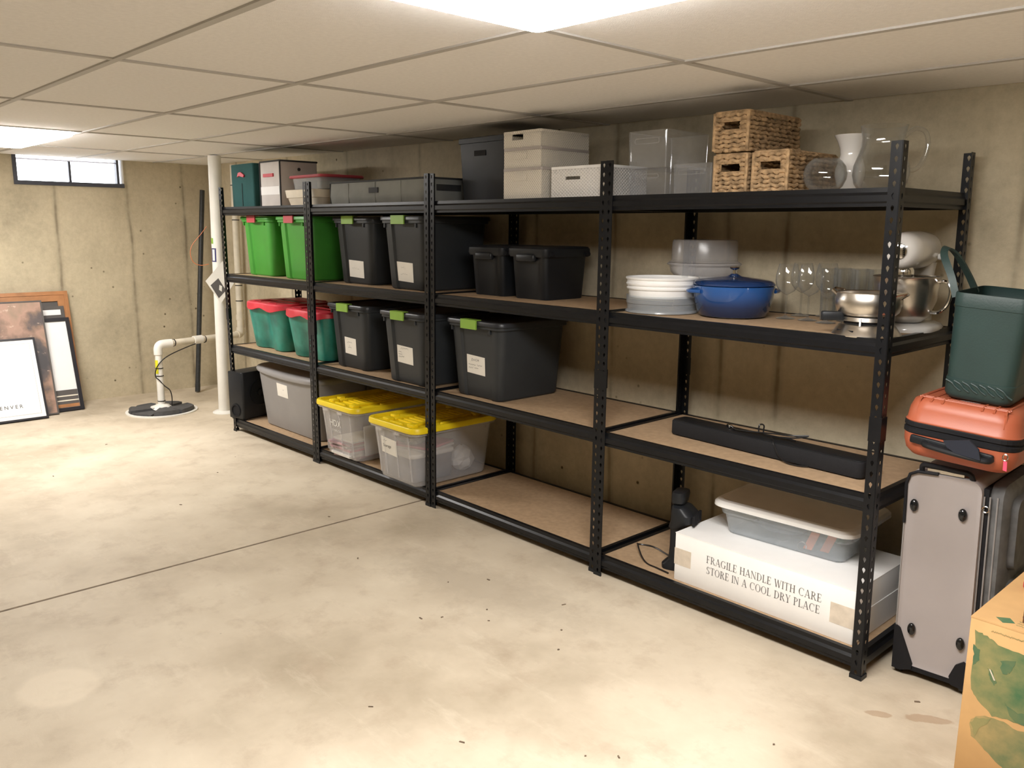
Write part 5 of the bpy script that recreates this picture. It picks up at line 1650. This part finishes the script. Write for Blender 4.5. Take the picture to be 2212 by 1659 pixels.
# deep green open tub on top
gz = oz + 0.2125
t = thing('green_tub', 'deep green open plastic tub with a loop handle on the coral suitcase', 'tub', (5.120, 0.315, gz + 0.010), 0.06, rot=(0.02, 0.065, 0.06))
mb = MB()
w, d, h = 0.222, 0.33, 0.345
shell(mb, [rr(w - 0.045, d - 0.045, 0.03, 0.0, 5), rr(w - 0.028, d - 0.028, 0.035, 0.006, 5), rr(w - 0.018, d - 0.018, 0.035, 0.018, 5), rr(w - 0.015, d - 0.015, 0.035, 0.066, 5), rr(w - 0.020, d - 0.020, 0.035, 0.068, 5), rr(w, d, 0.035, h - 0.045, 5), rr(w + 0.004, d + 0.004, 0.036, h - 0.043, 5), rr(w + 0.006, d + 0.006, 0.036, h - 0.004, 5), rr(w + 0.002, d + 0.002, 0.034, h, 5)], 0.005)
mb.build('tub_body', M['deep_green'], t)
for k in range(7):
    x = -0.075 + k * 0.025
    mb = MB(); mb.tube(smoothpath([(x - 0.02, -d / 2 + 0.007, 0.060), (x, -d / 2 + 0.0055, 0.052), (x + 0.012, -d / 2 + 0.006, 0.040), (x + 0.028, -d / 2 + 0.008, 0.030)], 4), 0.003, 6); mb.build('embossed_wave', M['deep_green'], t)
mb = MB()
hpth = smoothpath([(-w / 2 - 0.004, -0.125, h - 0.02), (-w / 2 - 0.030, -0.115, h + 0.040), (-w / 2 - 0.072, -0.085, h + 0.105), (-w / 2 - 0.080, -0.04, h + 0.128), (-w / 2 - 0.062, 0.01, h + 0.105), (-w / 2 - 0.030, 0.06, h + 0.040), (-w / 2 - 0.004, 0.09, h - 0.02)], 5)
rings = []
for i, p in enumerate(hpth):
    tt = (hpth[min(i + 1, len(hpth) - 1)] - hpth[max(i - 1, 0)]).normalized()
    a = Vector((1, 0, -0.3)).normalized(); a = (a - tt * a.dot(tt)).normalized(); b = tt.cross(a)
    rings.append([p + a * sx * 0.011 + b * sy * 0.0035 for sx, sy in ((-1, -1), (1, -1), (1, 1), (-1, 1))])
mb.loft(rings)
mb.build('loop_handle', M['deep_green'], t)

# printed cardboard carton in the corner of the view
t = thing('cardboard_carton', 'brown cardboard carton with green leafy print beside the suitcases', 'cardboard box', (5.545, -0.015, 0.0))
cw, cd, ch = 0.46, 0.49, 0.482
mb = MB(); rbox(mb, cw, cd, 0, ch - 0.006, 0.003, 0.002); mb.build('carton', M['cardboard'], t)
for sx in (-1, 1):
    MB().box(min(sx * 0.001, sx * cw / 2), max(sx * 0.001, sx * cw / 2), -cd / 2, cd / 2, ch - 0.006, ch - 0.0015).build('top_flap', M['cardboard'], t, smooth=0)
def cprint(name, pts, mat, out=0.0006):
    mb = MB(); mb.prism([(x - 5.545, z_) for x, z_ in pts], (-cd / 2 - out, -cd / 2 - out + 0.0004), 'y'); mb.build(name, mat, t, smooth=0)
def wob(pts, seed, n=6, amp=0.004):
    rg = random.Random(seed); out = []
    for i in range(len(pts)):
        a, b = pts[i], pts[(i + 1) % len(pts)]
        for k in range(n):
            q = k / n
            out.append((a[0] + (b[0] - a[0]) * q + rg.uniform(-amp, amp), a[1] + (b[1] - a[1]) * q + rg.uniform(-amp, amp)))
    return out
cprint('green_print', wob([(5.331, 0.442), (5.36, 0.438), (5.395, 0.420), (5.455, 0.418), (5.60, 0.42), (5.70, 0.36), (5.70, 0.24), (5.60, 0.20), (5.463, 0.215), (5.394, 0.208), (5.360, 0.235), (5.336, 0.264)], 1, 5, 0.003), M['print_green'])
cprint('green_print', wob([(5.343, 0.169), (5.359, 0.191), (5.405, 0.205), (5.464, 0.195), (5.58, 0.20), (5.66, 0.15), (5.62, 0.06), (5.50, 0.03), (5.444, 0.060), (5.400, 0.090), (5.353, 0.123)], 2, 5, 0.003), M['print_olive'])
cprint('green_blotch', wob([(5.331, 0.40), (5.345, 0.39), (5.348, 0.36), (5.334, 0.335)], 3, 5, 0.003), M['print_deep'], 0.0011)
cprint('green_blotch', wob([(5.372, 0.345), (5.385, 0.34), (5.398, 0.31), (5.392, 0.30), (5.378, 0.32)], 4, 4, 0.002), M['print_deep'], 0.0011)
cprint('green_blotch', wob([(5.40, 0.375), (5.435, 0.39), (5.43, 0.35), (5.41, 0.345)], 5, 4, 0.004), M['print_deep'], 0.0011)
cprint('green_blotch', wob([(5.42, 0.26), (5.46, 0.24), (5.50, 0.26), (5.52, 0.22), (5.45, 0.215)], 6, 4, 0.005), M['print_deep'], 0.0011)
cprint('green_blotch', wob([(5.345, 0.165), (5.36, 0.185), (5.395, 0.195), (5.375, 0.165), (5.36, 0.13)], 7, 4, 0.003), M['print_green'], 0.0011)
cprint('pale_fleck', [(5.376, 0.343), (5.380, 0.342), (5.395, 0.315), (5.391, 0.314)], M['tape'], 0.0016)
sb = MB(); scribble(sb, lambda a, b: (a - 5.545, -cd / 2 - 0.0008, b), 5.37, 5.62, 0.455, 0.004, random.Random(4), 0.003); sb.build('printed_line', M['print_olive'], t, smooth=0)
mb = MB(); mb.prism([(-0.180, -0.200), (-0.150, -0.180), (-0.130, -0.205), (-0.155, -0.225)], (ch - 0.0014, ch - 0.0010), 'z'); mb.build('green_mark', M['print_deep'], t, smooth=0)
sb = MB()
for k in range(3):
    scribble(sb, lambda a, b: (a, b, ch - 0.0010), -0.125, -0.090, -0.215 + 0.015 * k, 0.008, random.Random(k), 0.004)
sb.build('printed_mark', M['print_olive'], t, smooth=0)

t = thing('leather_case', 'brown leather case with brass studs on the cardboard carton', 'case', (5.545, -0.105, ch), 0.0)
mb = MB(); rbox(mb, 0.235, 0.20, 0, 0.09, 0.004, 0.003); mb.build('case_body', M['leather'], t)
for y_ in (-0.09, -0.05):
    for z_ in (0.012, 0.05):
        mb = MB(); mb.lathe([(0.004, 0), (0.003, 0.002), (0.0, 0.003)], 10, cap1=False); mb.build('brass_stud', M['chrome'], t, (-0.1175, y_, z_), (0, -PI / 2, 0))
mb = MB(); mb.lathe([(0.016, 0), (0.020, 0.004), (0.020, 0.018), (0.012, 0.026), (0.0, 0.028)], 18, cap1=False)
tag(mb.build('red_trinket', M['red'], None, (5.372, 0.065, ch), smooth=50), 'small red trinket lying on the cardboard carton by the leather case', 'trinket')

# ------------------------------------------------------------------ left end of the room
# framed pictures leaning on the wall
def leaning(name, label, cat, y0, y1, xb, xt, zt, thick):
    """Empty whose local x runs along the wall (+y), local z up the picture; leans back from xb (foot) to xt (top)"""
    ang = math.atan2(xb - xt, zt)
    t = thing(name, label, cat, (xb, y0, 0.0))
    t.rotation_euler = (0, 0, 0)
    t.matrix_world = Matrix.Translation((xb, y0, 0.001)) @ Matrix.Rotation(-ang, 4, 'Y') @ Matrix.Rotation(PI / 2, 4, 'Z')
    return t, y1 - y0, math.hypot(xb - xt, zt)


def picture(t, w, h, bw, th, frame_mat, field_mat, deep=0.006):
    # local: x 0..w, y 0 = front face (towards +x of the room is local -y), z 0..h
    mb = MB()
    for a in ((0, w, 0, bw), (0, w, h - bw, h)):
        mb.box(a[0], a[1], -th, 0, a[2], a[3])
    mb.box(0, bw, -th, 0, bw, h - bw)
    mb.box(w - bw, w, -th, 0, bw, h - bw)
    mb.build('frame', frame_mat, t, smooth=0)
    return MB().box(bw, w - bw, -th + deep, -0.001, bw, h - bw).build('picture', field_mat, t, smooth=0)


t, w, h = leaning('wood_frame', 'large orange wooden frame leaning at the back against the wall', 'picture frame', -1.75, -0.625, -1.70, -1.90, 0.985, 0.03)
picture(t, w, h, 0.085, 0.026, M['wood'], M['mat_grey'], 0.012)
mb = MB()
for a in ((0.02, w - 0.02, h - 0.032, h - 0.022),):
    mb.box(a[0], a[1], -0.031, -0.026, a[2], a[3])
mb.box(w - 0.032, w - 0.022, -0.031, -0.026, 0.03, h - 0.032)
mb.build('frame_moulding', M['wood'], t, smooth=0)
t, w, h = leaning('grey_folder', 'dark grey portfolio board leaning in front of the wooden frame', 'portfolio', -1.50, -0.675, -1.655, -1.835, 0.865, 0.01)
MB().box(0, w, -0.008, 0, 0, h).build('board', M['mat_grey'], t, smooth=0)
MB().box(0.1, w - 0.03, -0.0095, -0.0081, h - 0.075, h - 0.03).build('white_strip', M['print_white'], t, smooth=0)
t, w, h = leaning('black_frame_print', 'black frame with a white print over striped hills, half hidden', 'picture frame', -1.30, -0.655, -1.565, -1.80, 0.765, 0.025)
picture(t, w, h, 0.030, 0.022, M['frame_black'], M['print_white'], 0.010)
for k, (a, b, mm) in enumerate(((0.135, 0.180, 'mat_grey'), (0.125, 0.135, 'pale_plastic'), (0.095, 0.125, 'mat_grey'), (0.085, 0.095, 'pale_plastic'), (0.060, 0.085, 'mat_grey'), (0.032, 0.060, 'wood'))):
    MB().box(0.031, w - 0.031, -0.0128, -0.0122, a, b).build('printed_stripe', M[mm], t, smooth=0)
t, w, h = leaning('canvas_painting', 'abstract brown canvas painting in a thin frame', 'painting', -1.72, -0.872, -1.500, -1.735, 0.925, 0.03)
picture(t, w, h, 0.012, 0.03, M['mat_grey'], M['art'], 0.003)
t, w, h = leaning('city_poster', 'white city poster in a black frame, frontmost of the leaning pictures', 'poster', -1.52, -0.975, -1.395, -1.615, 0.635, 0.025)
picture(t, w, h, 0.016, 0.026, M['frame_black'], M['print_white'], 0.004)
bl = MB()
e = 0.045
for a in ((e, w - e, e, e + 0.0022), (e, w - e, h - e - 0.0022, h - e), (e, e + 0.0022, e, h - e), (w - e - 0.0022, w - e, e, h - e)):
    bl.box(a[0], a[1], -0.0226, -0.0221, a[2], a[3])
bl.build('border_line', M['faint_ink'], t, smooth=0)
text_obj('city_name', 'D E N V E R', 0.040, M['ink'], t, lambda a, b: (w / 2 + a, -0.0228, 0.105 + b))

# black pole leaning in the corner
mb = MB()
mb.tube([(0, 0, 0), (-0.150, 0.225, 1.868)], 0.022, 14)
mb.tube([(-0.001, 0.002, 0.002), (-0.006, 0.009, 0.075)], 0.0235, 14)
tag(mb.build('steel_pole', M['pole_black'], None, (-1.65, 0.365, 0.009), smooth=60), 'long black steel pole leaning in the corner behind the column', 'pole')

# white steel column with base plate
t = thing('steel_column', 'white painted steel support column next to the shelving', 'column', (-0.668, 0.195, 0))
ctop = 2.10
mb = MB(); mb.lathe([(0.050, 0.010), (0.050, ctop)], 28); col_o = mb.build('column_shaft', M['white_paint'], t)
col_o.rotation_euler = (0, 0.0, 0)
mb = MB(); mb.lathe([(0.098, 0.0), (0.098, 0.006), (0.085, 0.014), (0.052, 0.022)], 28); mb.build('base_plate', M['white_paint'], t)
for (a0, a1, z0_, z1_, mm) in ((-1.75, -0.75, 1.265, 1.375, 'sticker_navy'), (-1.45, -1.0, 1.275, 1.365, 'paper'), (-1.9, -1.2, 1.41, 1.455, 'lime')):
    k_ = 0.0505 if mm != 'paper' else 0.0510
    mb = MB(); mb.loft([[((k_ + o_) * math.cos(a0 + (a1 - a0) * q / 6), (k_ + o_) * math.sin(a0 + (a1 - a0) * q / 6), z_) for o_, qs in ((0, range(7)), (0.0006, range(6, -1, -1))) for q in qs] for z_ in (z0_, z1_)]); mb.build('sticker', M[mm], t)
t.rotation_euler = (0, 0.036, 0)

# paper sheet hanging on the column, orange wire
hx = Vector((0.394, 0.919, 0))
vw = Vector((0.919, -0.394, 0))
c0 = Vector((-0.565, 0.165, 1.100))
P = lambda u, v, o: tuple(hx * u + Vector((0, 0, v)) + vw * o)
t = thing('instruction_sheet', 'printed paper sheet hanging askew from the white column', 'paper sheet', tuple(c0))
cs = [(-0.105, 0.012), (0.004, -0.172), (0.112, -0.010), (0.035, 0.172)]
mb = MB(); mb.loft([[P(u, v, 0.0) for u, v in cs], [P(u, v, 0.0015) for u, v in cs]]); mb.build('paper', M['paper'], t, smooth=0)
cs2 = [(-0.068, -0.022), (-0.010, -0.128), (0.048, -0.066), (-0.006, 0.034)]
mb = MB(); mb.loft([[P(u, v, 0.0017) for u, v in cs2], [P(u, v, 0.0021) for u, v in cs2]]); mb.build('printed_photo', M['mat_grey'], t, smooth=0)
mb = MB(); mb.loft([[P(u, v, 0.0023) for u, v in ((-0.005, -0.06), (0.015, -0.075), (0.02, -0.03), (0.0, -0.02))], [P(u, v, 0.0026) for u, v in ((-0.005, -0.06), (0.015, -0.075), (0.02, -0.03), (0.0, -0.02))]]); mb.build('printed_highlight', M['paper'], t, smooth=0)
c1 = Vector((-0.64, 0.14, 0))
mb = MB(); mb.tube(smoothpath([tuple(hx * u + Vector((0, 0, v)) - vw * 0.02 + c1) for u, v in ((-0.02, 1.545), (-0.07, 1.48), (-0.135, 1.40), (-0.155, 1.33), (-0.135, 1.26), (-0.08, 1.235), (-0.02, 1.245))], 5), 0.0028, 6)
tag(mb.build('orange_wire', M['orange_wire'], None), 'thin orange wire looping out from the white column', 'wire')

# sump pit: ring, rubber cover segments, discharge pipe
SX, SY = -1.06, -0.185
t = thing('sump_pit', 'round sump pit with dark cover segments and white discharge pipe', 'sump pump', (SX, SY, 0.0))
mb = MB(); mb.loft([ring_at(0.285, 0.0, 48), ring_at(0.285, 0.010, 48), ring_at(0.262, 0.012, 48), ring_at(0.258, 0.001, 48)], False, False); mb.build('pit_ring', M['pvc_white'], t)
for k in range(7):
    a0, a1 = 2 * PI * k / 7 + 0.30, 2 * PI * (k + 1) / 7 + 0.20
    lift = (0.022, 0.0, 0.012, 0.002, 0.016, 0.0, 0.026)[k]
    pts = [(0.05 * math.cos(a0), 0.05 * math.sin(a0))] + [(0.256 * math.cos(a0 + (a1 - a0) * q / 6), 0.256 * math.sin(a0 + (a1 - a0) * q / 6)) for q in range(7)] + [(0.05 * math.cos(a1), 0.05 * math.sin(a1))]
    mb = MB()
    n_ = len(pts)
    z1 = [0.018 + lift + (0.010 if i in (2, 3, 4, 5, 6) else 0.0) * (0.5 + 0.5 * (k % 2)) for i in range(n_)]
    mb.loft([[(x, y, 0.002) for x, y in pts], [(x, y, z1[i]) for i, (x, y) in enumerate(pts)]])
    mb.build('cover_segment', M['sump_cover'], t, smooth=0)
rg = random.Random(3)
mb = MB()
mb.loft([[(r * rg.uniform(0.7, 1.25) * math.cos(2 * PI * k / 16), r * rg.uniform(0.7, 1.25) * math.sin(2 * PI * k / 16), z_) for k in range(16)] for r, z_ in ((0.095, 0.028), (0.075, 0.042), (0.055, 0.055), (0.035, 0.062))])
mb.build('sealing_foam', M['pvc_white'], t, smooth=60)
mb = MB(); mb.tube([(0, 0, 0.03), (0.0, 0.004, 0.50)], 0.029, 18); mb.build('riser_pipe', M['pvc_white'], t)
mb = MB(); mb.tube(smoothpath([(0, 0.003, 0.485), (0, 0.004, 0.535), (0, 0.020, 0.563), (0, 0.055, 0.571), (0, 0.12, 0.572)], 5), 0.036, 18); mb.build('pipe_elbow', M['pvc_white'], t, smooth=60)
mb = MB(); mb.tube([(0, 0.10, 0.572), (-0.135, 0.79, 0.580)], 0.028, 18); mb.build('level_pipe', M['pvc'], t)
mb = MB(); mb.tube([(-0.044, 0.325, 0.575), (-0.060, 0.405, 0.576)], 0.036, 18); mb.build('pipe_coupling', M['pvc_white'], t)
mb = MB(); mb.tube(smoothpath([(-0.129, 0.76, 0.579), (-0.138, 0.785, 0.584), (-0.144, 0.800, 0.600), (-0.147, 0.806, 0.640)], 5), 0.036, 18); mb.build('pipe_elbow', M['pvc'], t, smooth=60)
mb = MB(); mb.tube([(-0.147, 0.806, 0.63), (-0.125, 0.806, 2.08)], 0.030, 18); mb.build('riser_pipe', M['pvc'], t)
mb = MB(); mb.tube([(-0.147, 0.806, 0.71), (-0.146, 0.806, 0.76)], 0.035, 18); mb.build('pipe_coupling', M['pvc'], t)
for z_ in (0.085, 0.300, 0.365):
    MB().lathe([(0.030, 0), (0.0325, 0.001), (0.0325, 0.007), (0.030, 0.008)], 20).build('cable_tie', M['cable'], t, (0, 0.002, z_))
for z_ in (0.88, 1.02, 1.60, 1.90):
    MB().lathe([(0.031, 0), (0.0335, 0.001), (0.0335, 0.007), (0.031, 0.008)], 20).build('cable_tie', M['cable'], t, (-0.147 + 0.022 * (z_ - 0.63) / 1.45, 0.806, z_))
for q in (0.14, 0.43, 0.68):
    mb = MB(); mb.lathe([(0.029, -0.003), (0.0318, -0.003), (0.0318, 0.004), (0.029, 0.004)], 20); mb.build('cable_tie', M['cable'], t, (-0.135 * (q - 0.10) / 0.69, q, 0.573), (PI / 2, 0, 0.19))
mb = MB(); mb.loft([[((0.0292 + o_) * math.cos(-2.3 + 1.7 * q / 6), (0.0292 + o_) * math.sin(-2.3 + 1.7 * q / 6), z_) for o_, qs in ((0, range(7)), (0.0008, range(6, -1, -1))) for q in qs] for z_ in (0.325, 0.440)]); mb.build('warning_sticker', M['label_yellow'], t, (0, 0.002, 0))
mb = MB(); mb.tube(smoothpath([(0.02, 0.075, 0.02), (0.015, 0.085, 0.10), (0.01, 0.075, 0.17), (0.02, 0.025, 0.22), (0.034, -0.015, 0.27), (0.03, -0.045, 0.31), (0.034, -0.03, 0.38), (0.036, 0.02, 0.44), (0.036, 0.10, 0.485), (0.01, 0.25, 0.53), (-0.02, 0.33, 0.545)], 5), 0.0045, 6); mb.build('power_cord', M['cable'], t)

# specks of dirt on the floor
rg = random.Random(21)
mb = MB()
spots = [(1.47, -1.02), (5.01, -0.62), (4.62, -0.95), (4.55, -1.02), (3.62, -0.60), (3.70, -0.66), (3.40, -0.40), (3.30, -0.55), (3.95, -0.50), (4.05, -0.62), (4.25, -1.25), (5.0, -1.0), (4.9, -0.55), (3.9, -1.35), (3.5, -0.85), (2.8, -0.7), (2.2, -0.5), (5.10, 0.02), (3.55, -0.78), (3.8, -0.33), (1.0, -0.6), (0.4, -1.4), (-0.2, -0.9)]
for x, y in spots:
    a = rg.uniform(0, PI)
    l, w_ = rg.uniform(0.003, 0.010), rg.uniform(0.0015, 0.004)
    c_, s_ = math.cos(a), math.sin(a)
    vs = [(x + c_ * l * u - s_ * w_ * v, y + s_ * l * u + c_ * w_ * v, z_) for z_ in (0.0002, 0.003) for u, v in ((-1, -1), (1, -0.6), (0.8, 1), (-0.9, 0.7))]
    mb.add(vs, [(0, 1, 2, 3), (4, 5, 6, 7), (0, 1, 5, 4), (1, 2, 6, 5), (2, 3, 7, 6), (3, 0, 4, 7)])
o = mb.build('floor_grit', M['debris'], smooth=0)
o['kind'] = 'stuff'
o['label'] = 'scattered dark crumbs of dirt on the concrete floor'
o['category'] = 'dirt'

bpy.context.view_layer.update()
